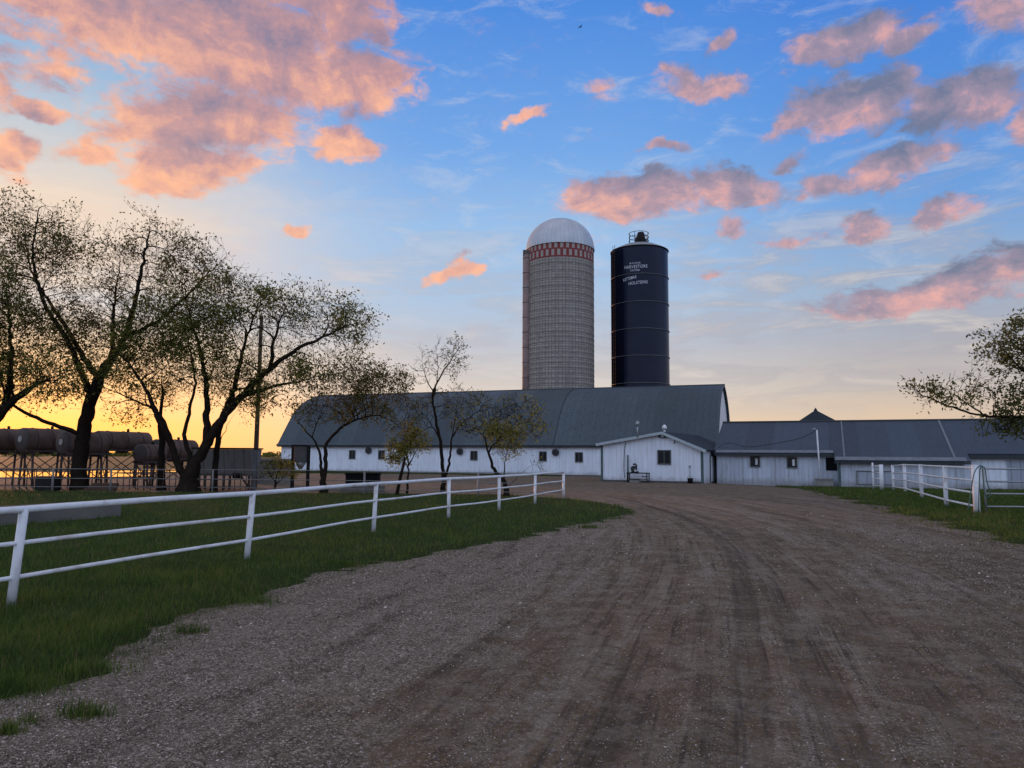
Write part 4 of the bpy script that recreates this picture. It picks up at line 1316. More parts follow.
# grey feed wagon / self feeder on posts
c0 = at(193, 465, 36.5); c1 = at(251, 465, 36.5)
wg = empty('feed_wagon', (c0[0], c0[1], 0), 0, 'grey sheet metal feeder box raised on legs behind the forked trunks', 'feeder')
L = c1[0] - c0[0]
zt = at(222, 449.5, 36.5)[2]; zb = at(222, 476, 36.5)[2]
MB().prism([(-.1, zt), (1.5, zt + .02), (1.2, zb), (.2, zb)], 'x', 0, L).build('hopper', siding('wagon_sheet', (.16, .152, .145), .5, (.07, .06, .05), dirtamt=.6), wg)
MB().bx(-.06, L + .06, -.16, 1.56, zt + .022, zt + .09).build('lid', M['steel_dark'], wg)
MB().bx(L * .68, L * .84, .06, .12, zb - .12, zb + .15).build('slot_shade', M['black_rubber_and_shade'], wg)  # black block stands for the shade in the feeding slot
for xk in (.06, .5, .94):
    for yy in (.3, 1.1):
        MB().bx(L * xk - .05, L * xk + .05, yy - .05, yy + .05, -.1, zb).build('leg', M['rusty'], wg)
MB().tube([(L * .8, .25, zb), (L * .95, .25, .1)], .05, 6).build('chute', M['rusty'], wg)
q = at(254.3, 470, 35.6)
gpst = MB().bx(q[0] - .1, q[0] + .1, 35.5, 35.7, -.1, at(254, 450, 35.6)[2]).build('gate_post', M['bin_grey'])
tag(gpst, 'square pale grey gate post right beside the feeder box', 'post')
# grey bunker wall
c0 = at(257, 470, 44); c1 = at(296, 470, 44)
bwl = MB()
bwl.bx(c0[0], c1[0] - .3, 44, 44.3, -.1, at(275, 459, 44)[2]); bwl.bx(c0[0], c0[0] + .12, 43.9, 43.999, -.1, at(275, 459, 44)[2]); bwl.bx(c0[0], c1[0] - .3, 43.93, 43.998, at(275, 459, 44)[2] - .12, at(275, 459, 44)[2] + .02)
tag(bwl.build('bunker_wall', M['concrete']), 'grey concrete bunker wall between gate post and barn end', 'wall')
# feed bin on legs
q = at(300.5, 455, 38)
fb = empty('feed_bin', (q[0], q[1], 0), .15, 'small dark grey feed bin standing on tall black legs before the barn', 'bin')
zt, zb = at(300, 446, 38)[2], at(300, 462, 38)[2]
MB().bx(-.28, .36, -.3, .3, zb, zt).build('bin_body', M['bin_grey'], fb, bevel=.02)
MB().tube([(.02, 0, zb - .35), (.02, 0, zb)], [.08, .3], 12).build('funnel', M['galv'], fb)
MB().bx(-.4, .44, -.36, .36, zt, zt + .06).build('lid', M['steel_dark'], fb)
for sx_ in (-.36, .4):
    for sy_ in (-.33, .33):
        MB().bx(sx_ - .045, sx_ + .045, sy_ - .045, sy_ + .045, -.1, zt - .001).build('leg', M['steel_dark'], fb)
# black stock tank on a pad
q = gp(359, 492.5); q[1] += .9
blk = empty('stock_tank', (q[0], q[1], .27), 0, 'black rectangular stock water tank on a concrete pad past the lawn', 'water tank')
o_ = MB(); o_.bx(-.76, .76, -.4, -.34, 0, .58); o_.bx(-.76, .76, .34, .4, 0, .58); o_.bx(-.76, -.7, -.339, .339, 0, .58); o_.bx(.7, .76, -.339, .339, 0, .58); o_.bx(-.699, .699, -.339, .339, 0.0, .06)
o_.build('tub', M['black_rubber_and_shade'], blk)
MB().tube([(-.78, -.42, .58), (.78, -.42, .58), (.78, .42, .58), (-.78, .42, .58)], .04, 8, closed=True).build('rim', M['black_rubber_and_shade'], blk)
pd = MB().bx(-.95, .95, -.6, .6, -.1, .27).build('concrete_pad', M['bunk_concrete']); pd.location = (q[0], q[1], 0)
tag(pd, 'grey concrete pad carrying the black stock tank', 'slab')
# leaning post
q0, q1 = gp(396, 496), at(405, 458, 32)
tag(MB().tube([q0 + np.array((0, 0, -.1)), (q0 + q1) / 2, q1], [.075, .07, .05], 8).build('leaning_post', M['bark']), 'dark leaning stump of a broken post right of the stock tank', 'post')

# bird
q = at(580.5, 27, 120)
bd = MB()
bd.tube([(-.28, 0, 0), (-.15, 0, .01), (0, 0, .02), (.17, 0, .02), (.3, 0, .01)], [.03, .07, .09, .06, .01], 8)
bo = bd.build('bird', M['bird']); bo.location = q; bo.rotation_euler = (0, 0, .5)
tag(bo, 'lone dark bird flying high in the blue above the silos', 'bird')
for s_ in (-1, 1):
    wv = [(-.1, 0, .04), (.1, 0, .04), (.06, s_ * .3, .14), (-.08, s_ * .3, .14), (-.02, s_ * .62, .06), (-.1, s_ * .6, .06)]
    wv2 = [(a, b_, c_ + .012) for a, b_, c_ in wv]
    MB().add(wv + wv2, [(0, 1, 2, 3), (3, 2, 4, 5), (6, 9, 8, 7), (9, 11, 10, 8), (0, 6, 7, 1), (1, 7, 8, 2), (2, 8, 10, 4), (4, 10, 11, 5), (5, 11, 9, 3), (3, 9, 6, 0)]).build('wing', M['bird'], bo)

# ------------------------------------------------------------------ trees
def resample(P, step):
    P = smooth_line(P, 6)
    d = np.concatenate([[0], np.cumsum(np.linalg.norm(np.diff(P, axis=0), axis=1))])
    n = max(2, int(d[-1] / step) + 1)
    s_ = np.linspace(0, d[-1], n)
    return np.stack([np.interp(s_, d, P[:, k]) for k in range(3)], -1)


def grow(guides, attr, step, infl, kill, r, maxit=220, wander=.25, up=.05, init=None, stiff=.8):
    if init is None:
        pos = []; par = []; spans = []
        for gi, g_ in enumerate(guides):
            P = resample(g_, step)
            P[1:-1] += r.normal(0, step * .10, (len(P) - 2, 3))
            if gi == 0: last = -1
            else:
                A = np.array(pos); last = int(np.argmin(((A - P[0]) ** 2).sum(1))); P = P[1:]
            g0 = len(pos)
            for p in P:
                pos.append(p); par.append(last); last = len(pos) - 1
            spans.append((g0, len(pos)))
        pos = np.array(pos)
    else:
        pos, par, spans = init
        par = list(par)
    guide_n = len(pos)
    best = np.full(len(attr), 1e9); bi = np.zeros(len(attr), int)
    def upd(newp, off):
        for s0 in range(0, len(newp), 400):
            blk_ = newp[s0:s0 + 400]
            D = ((attr[:, None, :] - blk_[None]) ** 2).sum(-1)
            j = D.argmin(1); dd = D[np.arange(len(attr)), j]
            mm = dd < best
            best[mm] = dd[mm]; bi[mm] = off + s0 + j[mm]
    upd(pos, 0)
    seen = set()
    for it in range(maxit):
        act = (best < infl * infl) & (best > kill * kill)
        if not act.any(): break
        D = attr[act] - pos[bi[act]]
        D /= np.linalg.norm(D, axis=1)[:, None] + 1e-9
        S = np.zeros((len(pos), 3)); np.add.at(S, bi[act], D)
        ids = np.unique(bi[act])
        v = S[ids]; v /= np.linalg.norm(v, axis=1)[:, None] + 1e-9
        pv = np.array([pos[i] - pos[par[i]] if par[i] >= 0 else (0, 0, step) for i in ids])
        pv /= np.linalg.norm(pv, axis=1)[:, None] + 1e-9
        v = v + pv * stiff + r.normal(0, wander, v.shape) + np.array((0, 0, up))
        v /= np.linalg.norm(v, axis=1)[:, None] + 1e-9
        newp, npar = [], []
        for i, d in zip(ids, v):
            key = (int(i), tuple(np.round(d * 1.2).astype(int)))
            if key in seen: continue
            seen.add(key); newp.append(pos[i] + d * step); npar.append(int(i))
        if not newp: break
        newp = np.array(newp); off = len(pos)
        pos = np.vstack([pos, newp]); par += npar
        upd(newp, off)
        k = best < kill * kill
        attr = attr[~k]; best = best[~k]; bi = bi[~k]
        if len(attr) == 0: break
    return pos, np.array(par), guide_n, spans


def tree(name, label, guides, blobs, n_attr, r_trunk, seed, Y, step=.2, kill=.24, infl=2.6, leaf='leaf_dark', leaves=6, lsize=.07, depth=.75, group=None, cat='tree', r0=.0068, wander=.16, spread=.16, leaf_r=2.2, up=.08, twig=.42, coarse=.05, tmin=.6):
    """guides and blobs are given at the tree's own distance Y, each with a depth offset of its own"""
    r = np.random.default_rng(seed)
    G = []
    b0 = None
    for gi, g_ in enumerate(guides):
        pts = []
        for k, p in enumerate(g_):
            u, v = p[:2]; dy = p[2] if len(p) > 2 else 0
            q = at(u, v, Y) + np.array((0, dy, 0))
            pts.append(q)
        if gi == 0:
            pts[0][2] = -.15
            b0 = pts[0].copy(); b0[2] = 0
        G.append(np.array(pts))
    A = []
    tot = sum(b_[2] * b_[3] * b_[2] for b_ in blobs)
    for b_ in blobs:
        u, v, ru, rv = b_[:4]; dy = b_[4] if len(b_) > 4 else 0
        w_ = b_[5] if len(b_) > 5 else 1
        n = int(n_attr * ru * rv * ru / tot * w_) + 5
        d = r.normal(0, 1, (n, 3)); d /= np.linalg.norm(d, axis=1)[:, None]
        d *= (r.random(n) ** .55 * np.where(r.random(n) < .2, r.uniform(1.0, 1.45, n), 1.0))[:, None]
        c = at(u, v, Y); s_ = Y / 740
        A.append(c + np.array((0, dy, 0)) + d * np.array((ru * s_, ru * s_ * depth, rv * s_)))
    A = np.vstack(A)
    A = A[A[:, 2] > .6]
    r.shuffle(A)
    nc = max(12, int(len(A) * coarse))
    pos, par, gn, gspan = grow(G, A[:nc], step * 1.2, infl * 2.2, kill * 3.0, r, wander=wander * .7, up=up, stiff=.55)
    pos, par, _, _ = grow(None, A[nc:], step, infl, kill, r, wander=wander, up=up, init=(pos, par, gspan))
    n = len(pos)
    kids = [[] for _ in range(n)]
    for i in range(n):
        if par[i] >= 0: kids[par[i]].append(i)
    tips = np.zeros(n)
    order = sorted(range(n), key=lambda i: -i)
    for i in order:
        if not kids[i]: tips[i] = 1
        if par[i] >= 0: tips[par[i]] += tips[i]
    N = max(tips[0], 2)
    p_ = math.log(N) / math.log(max(r_trunk / r0, 1.5))
    rad_ = r0 * tips ** (1 / p_)
    # the drawn limbs taper towards their ends
    for gi_, (g0, g1) in enumerate(gspan):
        m_ = g1 - g0
        if m_ < 3: continue
        tp_ = np.linspace(1, 0, m_)
        if gi_ == 0: rad_[g0:g1] = np.minimum(rad_[g0:g1], r_trunk * (.74 + .26 * tp_)); rad_[g0:g1] = np.maximum(rad_[g0:g1], r_trunk * (tmin + (1 - tmin) * tp_) * (.9 if r_trunk > .2 else .75)) if tmin > .3 else np.minimum(np.maximum(rad_[g0:g1], r_trunk * .7 * tp_ ** 1.5), r_trunk * (.12 + .88 * tp_))
        else:
            start = min(rad_[g0], rad_[par[g0]] * .78)
            rad_[g0:g1] = np.minimum(rad_[g0:g1], start * (.14 + .86 * tp_ ** 1.1))
    for i in range(gn, n):
        rad_[i] = min(rad_[i], max(rad_[par[i]] * .82, r0))
    # brush of straight end twigs
    tipi = np.where((tips <= 1) & (np.arange(n) >= gn))[0]
    nt = []; ntp = []
    for i in tipi:
        d0_ = pos[i] - pos[par[i]]; d0_ /= np.linalg.norm(d0_) + 1e-9
        for q_ in range(1 + (r.random() < .6)):
            dd_ = d0_ * .8 + r.normal(0, .42, 3) + np.array((0, 0, .25)); dd_ /= np.linalg.norm(dd_)
            nt.append(pos[i] + dd_ * twig * r.uniform(.5, 1.3)); ntp.append(i)
    if nt:
        for k_, i in enumerate(ntp): kids[i].append(n + k_)
        kids += [[] for _ in nt]
        pos = np.vstack([pos, nt]); par = np.concatenate([par, ntp]); rad_ = np.concatenate([rad_, np.full(len(nt), r0 * .75)]); tips = np.concatenate([tips, np.ones(len(nt))])
        n = len(pos)
    o = empty(name, tuple(b0), 0, label, cat, group)
    mb_v, mb_f3, mb_f4 = [], [], []
    cnt = 0
    starts = [(0, None)]
    while starts:
        i, frm = starts.pop()
        ch = [] if frm is None else [frm]
        ch.append(i)
        while kids[i]:
            ks = sorted(kids[i], key=lambda k: -rad_[k])
            for k in ks[1:]: starts.append((k, i))
            i = ks[0]; ch.append(i)
        if len(ch) < 2: continue
        P = pos[ch] - b0
        rr_ = rad_[ch].copy()
        if frm is not None: rr_[0] = min(rr_[0], rr_[1] * 1.15)
        if len(ch) > 2: rr_[-1] *= .6
        if frm is None:
            hgt = P[:, 2]; rr_ *= 1 + .5 * np.exp(-np.clip(hgt, 0, 9) / .35)
        ns = 9 if rr_.max() > .09 else (5 if rr_.max() > .025 else 3)
        T = np.gradient(P, axis=0); T /= np.linalg.norm(T, axis=1)[:, None] + 1e-9
        ref = np.array((.31, .9, .3)) if abs(T[:, 1]).mean() < .7 else np.array((.9, .2, .3))
        E1 = np.cross(T, ref); E1 /= np.linalg.norm(E1, axis=1)[:, None] + 1e-9
        E2 = np.cross(T, E1)
        an = np.arange(ns) * 2 * PI / ns
        ringr = rr_[:, None, None]
        if ns == 9:
            ringr = ringr * (1 + .12 * np.sin(3 * an + 1)[None, :, None] + r.normal(0, .05, (len(P), ns, 1)))
        V = P[:, None, :] + ringr * (np.cos(an)[None, :, None] * E1[:, None] + np.sin(an)[None, :, None] * E2[:, None])
        mb_v.append(V.reshape(-1, 3))
        m_ = len(P)
        ii = np.arange(m_ - 1)[:, None] * ns; kk = np.arange(ns)[None]; k2 = (kk + 1) % ns
        mb_f4.append((np.stack([ii + kk, ii + k2, ii + ns + k2, ii + ns + kk], -1).reshape(-1, 4) + cnt))
        cnt += m_ * ns
    np_mesh('trunk', np.vstack(mb_v), [np.vstack(mb_f4)], M['bark'], o, smooth=True)
    # leaves round the thin twigs
    thin = np.where((rad_ < r0 * leaf_r) & (np.arange(n) >= gn))[0]
    if leaves and len(thin):
        cl = vnoise(pos[thin][:, 0] * 1.0 + pos[thin][:, 1] * .37, pos[thin][:, 2], 1.1, seed)
        lam = np.clip(leaves * 2.9 * cl ** 1.7, .08, None)
        cnts = r.poisson(lam)
        C = np.repeat(pos[thin], cnts, 0) - b0
        k = len(C)
        C = C + r.normal(0, spread, (k, 3))
        a = r.normal(0, 1, (k, 3)); a /= np.linalg.norm(a, axis=1)[:, None]
        b_ = np.cross(a, r.normal(0, 1, (k, 3))); b_ /= np.linalg.norm(b_, axis=1)[:, None]
        s_ = lsize * r.uniform(.55, 1.35, k)[:, None]
        nrm = np.cross(a, b_)
        V = np.stack([C - a * s_, C + b_ * s_ * .42 + nrm * s_ * .12, C + a * s_, C - b_ * s_ * .42 + nrm * s_ * .12], 1).reshape(-1, 3)
        np_mesh('crown', V, [(np.arange(k) * 4)[:, None] + np.array([[0, 1, 2, 3]])], M[leaf], o)
    return o, n


info = []
# big tree left of centre-left
info.append(tree('lawn_tree', 'large half bare tree with single thick trunk in front of the tanks', [
    [(79, 492), (80, 460), (83, 432), (89, 408), (99, 378), (108, 364)],
    [(108, 364), (130, 340, -.5), (142, 312, -.8), (150, 285, -1), (156, 255, -1), (160, 228, -1)],
    [(82, 434), (64, 426, -.6), (50, 419, -1), (33, 407, -1.4), (25, 385, -1.6), (20, 350, -1.6)],
    [(99, 378), (80, 362, .6), (56, 328, 1), (33, 295, 1.2), (16, 266, 1.2), (8, 225, 1.2)],
    [(92, 398), (74, 345, -.4), (54, 305, -.8), (46, 260, -1), (52, 215, -1)],
    [(112, 360), (104, 325, .8), (100, 285, 1.4), (103, 250, 1.6)],
    [(130, 340, -.5), (160, 321, -.2), (182, 298, .2), (205, 270, .5), (222, 252, .8)]],
    [(20, 250, 50, 50, 0), (60, 255, 45, 48, 0), (30, 320, 60, 50, -.5), (80, 330, 60, 45), (110, 290, 45, 50), (150, 272, 42, 48), (190, 275, 45, 42), (222, 280, 28, 26), (140, 330, 50, 30), (195, 320, 35, 25), (25, 385, 42, 25, -1), (60, 385, 40, 20), (8, 222, 30, 28), (45, 222, 24, 22), (120, 255, 24, 22), (165, 245, 32, 25)],
    5400, .33, 3, 35.2, leaf='leaf_bronze', leaves=1.6, lsize=.072, kill=.2, up=.14))
# the tree at the frame's left edge
info.append(tree('lawn_tree', 'tree at the left photo edge with trunk mostly out of view', [
    [(-26, 492), (-20, 460), (-9, 432), (2, 412), (14, 400), (28, 390)],
    [(28, 390), (45, 383, -.4), (70, 380, -.8), (92, 372, -1)],
    [(-9, 432), (-30, 395, .5), (-45, 350, .8), (-55, 300, 1)],
    [(2, 412), (2, 370, .6), (-5, 325, 1), (-8, 280, 1)],
    [(14, 400), (22, 370, -.8), (35, 340, -1)]],
    [(-40, 320, 50, 60), (0, 320, 38, 45), (0, 375, 45, 30), (40, 370, 40, 22), (-50, 380, 45, 35), (-20, 265, 35, 30), (60, 390, 32, 14, -.6)],
    2600, .28, 5, 33.6, leaf='leaf_dark', leaves=2.4, lsize=.074, kill=.22))
# forked tree
info.append(tree('lawn_tree', 'broad spreading forked tree with long limb reaching over the barn end', [
    [(188, 494), (188, 486), (190, 476), (194, 466)],
    [(194, 466), (203, 450), (213, 433), (226, 413), (242, 396), (274, 369, -.4), (302, 352, -.8), (335, 338, -1), (352, 330, -1)],
    [(188, 484), (180, 470), (173, 448), (164, 424, -.3), (153, 394, -.5), (138, 368, -.7), (122, 350, -.8)],
    [(173, 448), (161, 424, .4), (148, 409, .6), (130, 401, .8), (110, 393, 1), (88, 384, 1.2)],
    [(190, 478), (186, 455, .3), (178, 434, .6), (182, 410, .8), (186, 380, 1), (180, 345, 1), (172, 310, 1)],
    [(206, 446), (204, 420, .3), (203, 392, .4), (198, 352, .3), (190, 322, .2), (184, 300, .2)],
    [(226, 413), (228, 385, .8), (232, 350, 1.2), (240, 318, 1.5), (246, 295, 1.6)],
    [(242, 396), (268, 385, .8), (295, 378, 1.2), (318, 372, 1.4)],
    [(274, 369, -.4), (280, 345, -.9), (290, 320, -1.2), (300, 305, -1.4)]],
    [(150, 335, 45, 42), (195, 325, 48, 45), (245, 325, 48, 42), (290, 325, 45, 35), (330, 325, 40, 28), (352, 335, 22, 22), (285, 370, 52, 22), (230, 372, 50, 26), (170, 375, 48, 26), (120, 372, 42, 26), (240, 295, 34, 22), (300, 305, 34, 18), (335, 358, 26, 14), (130, 410, 28, 14), (250, 400, 30, 14)],
    6200, .42, 8, 33.4, leaf='leaf_dark', leaves=2.1, lsize=.074, kill=.2, up=.06))
# slender trunks either side of it
info.append(tree('lawn_tree', 'slender straight trunk between the tanks and the forked tree', [
    [(161, 493), (161, 470), (162, 445), (160, 420), (163, 390)], [(160, 420), (150, 400), (142, 380)]],
    [(158, 385, 26, 26), (145, 375, 18, 14)], 300, .15, 9, 35.6, leaf='leaf_dark', leaves=1.8, lsize=.066))
info.append(tree('lawn_tree', 'slender leaning trunk just right of the forked tree', [
    [(213, 493), (215, 470), (218, 445), (222, 420), (232, 395)], [(218, 445), (228, 425), (236, 412)]],
    [(232, 385, 28, 26), (245, 398, 20, 14)], 300, .14, 10, 34.8, leaf='leaf_dark', leaves=1.8, lsize=.066))
# small tree before the barn's left end
info.append(tree('lawn_tree', 'small twin stemmed tree standing before the left end of the barn', [
    [(324, 494), (324, 488), (323, 482), (322, 474)],
    [(322, 474), (320, 458), (317, 446), (312, 437), (303, 428), (295, 418)],
    [(323, 482), (326, 466), (326, 446), (334, 435), (347, 424), (363, 418), (381, 416), (397, 425)],
    [(340, 430), (352, 416, .5), (370, 403, .8), (385, 390, 1)],
    [(312, 437), (318, 415, .4), (326, 395, .6)], [(397, 425), (405, 440, 0), (412, 455, -.2)]],
    [(312, 408, 24, 20), (335, 395, 32, 24), (370, 388, 34, 22), (395, 385, 20, 16), (398, 412, 20, 20), (350, 412, 30, 12), (345, 375, 22, 10)],
    1500, .155, 12, 32.8, leaf='leaf_olive', leaves=2.0, lsize=.062, step=.14, kill=.15, infl=1.8, twig=.25, spread=.12))
info.append(tree('lawn_tree', 'low hanging tree clump with yellow leaves behind the leaning post', [
    [(407, 494), (408, 475), (408, 462), (405, 450)], [(408, 466), (414, 455), (420, 444)]],
    [(406, 445, 16, 16), (416, 440, 14, 14), (398, 458, 12, 8)], 420, .05, 13, 33.5, leaf='leaf_yellow', leaves=3, lsize=.062, step=.12, kill=.13, infl=1.4, twig=.25, spread=.12))
# tall thin tree
info.append(tree('lawn_tree', 'tall thin nearly bare tree standing in front of the barn roof', [
    [(443, 495), (443, 476), (441, 446), (436, 420), (433, 394), (441, 376), (451, 360), (461, 345)],
    [(434, 394), (427, 380), (422, 362)], [(443, 482), (449, 464), (452, 438), (462, 424), (477, 412), (486, 402)],
    [(440, 440), (430, 422), (420, 412)], [(452, 438), (456, 415), (458, 395)], [(434, 398), (438, 372), (436, 352)]],
    [(452, 362, 16, 20), (424, 368, 12, 20), (438, 358, 12, 16), (458, 405, 20, 20), (478, 404, 16, 12), (424, 412, 18, 16), (440, 405, 18, 18), (416, 432, 12, 12), (462, 425, 18, 12)],
    1100, .105, 14, 33.6, tmin=.1, leaf='leaf_dark', leaves=.9, lsize=.058, step=.14, kill=.17, infl=1.8, twig=.25, spread=.1))
# low crooked tree by the fence corner
info.append(tree('lawn_tree', 'small crooked tree with yellow green leaves by the fence corner', [
    [(507, 497), (506, 488), (503, 479), (495, 471), (490, 458), (487, 448), (483, 436), (476, 428)],
    [(488, 452), (496, 442), (508, 430), (518, 420), (526, 412)], [(504, 480), (505, 462), (508, 450), (514, 444)],
    [(506, 490), (513, 482), (523, 472), (537, 462)], [(496, 442), (498, 428), (496, 415)]],
    [(515, 413, 24, 14), (494, 422, 22, 18), (478, 428, 14, 12), (533, 428, 16, 9), (508, 451, 16, 9), (505, 437, 20, 10), (535, 466, 9, 7, 0, .5)],
    1150, .115, 15, 31.5, tmin=.1, leaf='leaf_yellow', leaves=2.0, lsize=.058, step=.12, kill=.14, infl=1.5, twig=.25, spread=.11))
# right tree reaching in from outside
info.append(tree('lawn_tree', 'leafy tree reaching into the photo over the right hand gate', [
    [(1150, 545), (1140, 500), (1120, 460), (1100, 430), (1085, 405)],
    [(1110, 445), (1060, 424), (1024, 417), (985, 416), (945, 405), (912, 389)],
    [(1085, 405), (1050, 392, -.4), (1024, 381, -.6), (1000, 367, -.8), (980, 350, -1)],
    [(1085, 405), (1060, 370, .5), (1035, 345, .8), (1020, 322, 1)],
    [(1085, 405), (1090, 350, .4), (1085, 300, .6)], [(1100, 430), (1140, 390), (1170, 340)],
    [(1024, 417), (1000, 425, -.4), (985, 430, -.6)], [(985, 416), (965, 398, .3), (955, 388, .5)]],
    [(1010, 365, 30, 36), (985, 345, 16, 14), (975, 385, 26, 22), (940, 394, 30, 14), (1010, 405, 34, 18), (1005, 430, 28, 9), (1060, 370, 50, 60), (1110, 340, 60, 70), (1040, 330, 30, 26), (1150, 380, 50, 50), (1045, 420, 35, 18)],
    2100, .30, 16, 25.0, leaf='leaf_green', leaves=4.2, lsize=.07, step=.16, kill=.19, infl=2.2, spread=.12, twig=.25))
# bush by the bunker wall
info.append(tree('yard_bush', 'small scrubby bush before the grey bunker wall', [
    [(275, 489), (276, 480), (280, 470), (284, 462)], [(276, 482), (268, 472), (262, 466)], [(276, 484), (286, 474), (292, 466)]],
    [(278, 468, 16, 10), (266, 472, 10, 8), (290, 470, 9, 8), (278, 480, 16, 6)], 500, .05, 18, 36.5, leaf='leaf_yellow', leaves=1.2, lsize=.06, step=.12, kill=.14, infl=1.2, twig=.25, spread=.1, cat='bush'))
print('TREES', [n for _, n in info])

# far shelter belt on the horizon
r = np.random.default_rng(5)
C = []
for k in range(900):
    a = R(-62) + R(124) * r.random()
    D = 620 + 160 * r.random()
    h_ = 3 + 4.5 * (vnoise(np.array([a * 30]), np.array([1.0]), 1.0, 4)[0]) * r.uniform(.5, 1.2)
    c_ = np.array((D * math.sin(a), D * math.cos(a), 0))
    n_ = 46
    P = r.normal(0, 1, (n_, 3)); P /= np.linalg.norm(P, axis=1)[:, None]; P *= (r.random(n_) ** .4)[:, None]
    P = P * np.array((4.5, 4.5, h_ * .5)) + c_ + np.array((0, 0, h_ * .5))
    C.append(P)
C = np.vstack(C); k = len(C)
a_ = r.normal(0, 1, (k, 3)); a_ /= np.linalg.norm(a_, axis=1)[:, None]
b_ = np.cross(a_, r.normal(0, 1, (k, 3))); b_ /= np.linalg.norm(b_, axis=1)[:, None]
s_ = r.uniform(.5, 1.3, k)[:, None]
V = np.stack([C - a_ * s_, C + b_ * s_ * .7, C + a_ * s_, C - b_ * s_ * .7], 1).reshape(-1, 3)
tag(np_mesh('treeline', V, [(np.arange(k) * 4)[:, None] + np.array([[0, 1, 2, 3]])], M['leaf_dark']), 'far dark shelter belt along the flat horizon', 'woods', kind='stuff')

# ------------------------------------------------------------------ sky and light
wd = bpy.data.worlds.new('World'); sc.world = wd; wd.use_nodes = True
t = NT(wd.node_tree)
for n in list(wd.node_tree.nodes): wd.node_tree.nodes.remove(n)
gen = t.n('ShaderNodeTexCoord').outputs['Generated']
nv = t.n('ShaderNodeVectorMath', operation='NORMALIZE', ins={0: gen}).outputs[0]
s3 = t.n('ShaderNodeSeparateXYZ', ins={0: nv})
dx, dy, dz = s3.outputs
az = t.math('ARCTAN2', dx, dy)
el = t.math('ARCSINE', dz)
ae = t.n('ShaderNodeCombineXYZ', ins={0: az, 1: el}).outputs[0]


def azel(u, v):
    d = ray(u, v)
    return math.atan2(d[0], d[1]), math.asin(d[2])


clouds = [  # photo centre, half-sizes, tilt, weight
    (110, 12, 190, 62, 0, .85), (245, 45, 165, 78, -4, 1.0), (345, 78, 90, 42, 12, .95), (335, 10, 75, 50, 0, .9), (210, 118, 130, 55, 8, .95), (195, 168, 78, 32, 10, 1.0), (40, 60, 80, 30, 12, .6),
    (348, 143, 58, 17, 4, 1.0), (32, 103, 38, 14, 4, 1.0), (8, 140, 34, 22, 0, .9), (110, 148, 70, 18, 8, .7), (8, 160, 22, 20, 0, .7), (160, 185, 30, 10, 0, .5),
    (294, 225, 19, 9, 0, .9), (525, 124, 30, 11, 28, .85), (605, 86, 20, 15, 0, .55), (450, 275, 36, 9, 3, .85), (458, 262, 22, 9, 30, .6), (725, 37, 25, 10, 20, .8), (705, 82, 55, 17, -4, .9), (680, 70, 22, 14, 0, .7), (660, 145, 32, 7, 6, .6), (655, 3, 22, 8, 0, .7),
    (640, 192, 95, 26, 0, 1.0), (720, 186, 70, 30, -6, 1.0), (590, 195, 45, 18, 0, .8), (770, 190, 40, 16, 0, .7), (845, 38, 66, 28, 8, 1.0), (905, 36, 40, 18, 15, .75),
    (850, 108, 95, 36, 6, 1.0), (800, 128, 50, 16, 0, .8), (955, 108, 75, 36, 6, .9), (1018, 125, 30, 28, 0, .9), (895, 165, 72, 24, 10, 1.0), (825, 185, 50, 14, 5, .8), (790, 165, 36, 12, 5, .7),
    (925, 288, 150, 26, 9, 1.0), (1005, 258, 70, 24, 8, 1.0), (970, 292, 80, 14, 0, .8), (945, 213, 48, 13, 10, .9), (855, 226, 32, 17, 8, .85), (732, 230, 24, 15, 12, .75), (1000, 12, 60, 32, -15, .8), (790, 248, 46, 8, 0, .55), (590, 240, 24, 10, 0, .35), (715, 275, 20, 6, 0, .4), (1060, 250, 60, 26, 0, 1),
    (1130, 90, 90, 40, 0, 1), (-80, 60, 110, 70, 0, 1), (-60, 180, 60, 20, 0, .8), (300, -90, 200, 60, 0, .9), (800, -90, 120, 40, 0, .8)]

grp = bpy.data.node_groups.new('cloud_cover', 'ShaderNodeTree')
grp.interface.new_socket(name='Vector', in_out='INPUT', socket_type='NodeSocketVector')
grp.interface.new_socket(name='Density', in_out='OUTPUT', socket_type='NodeSocketFloat')
grp.interface.new_socket(name='Mass', in_out='OUTPUT', socket_type='NodeSocketFloat')
gt = NT(grp)
gi = grp.nodes.new('NodeGroupInput'); go = grp.nodes.new('NodeGroupOutput')
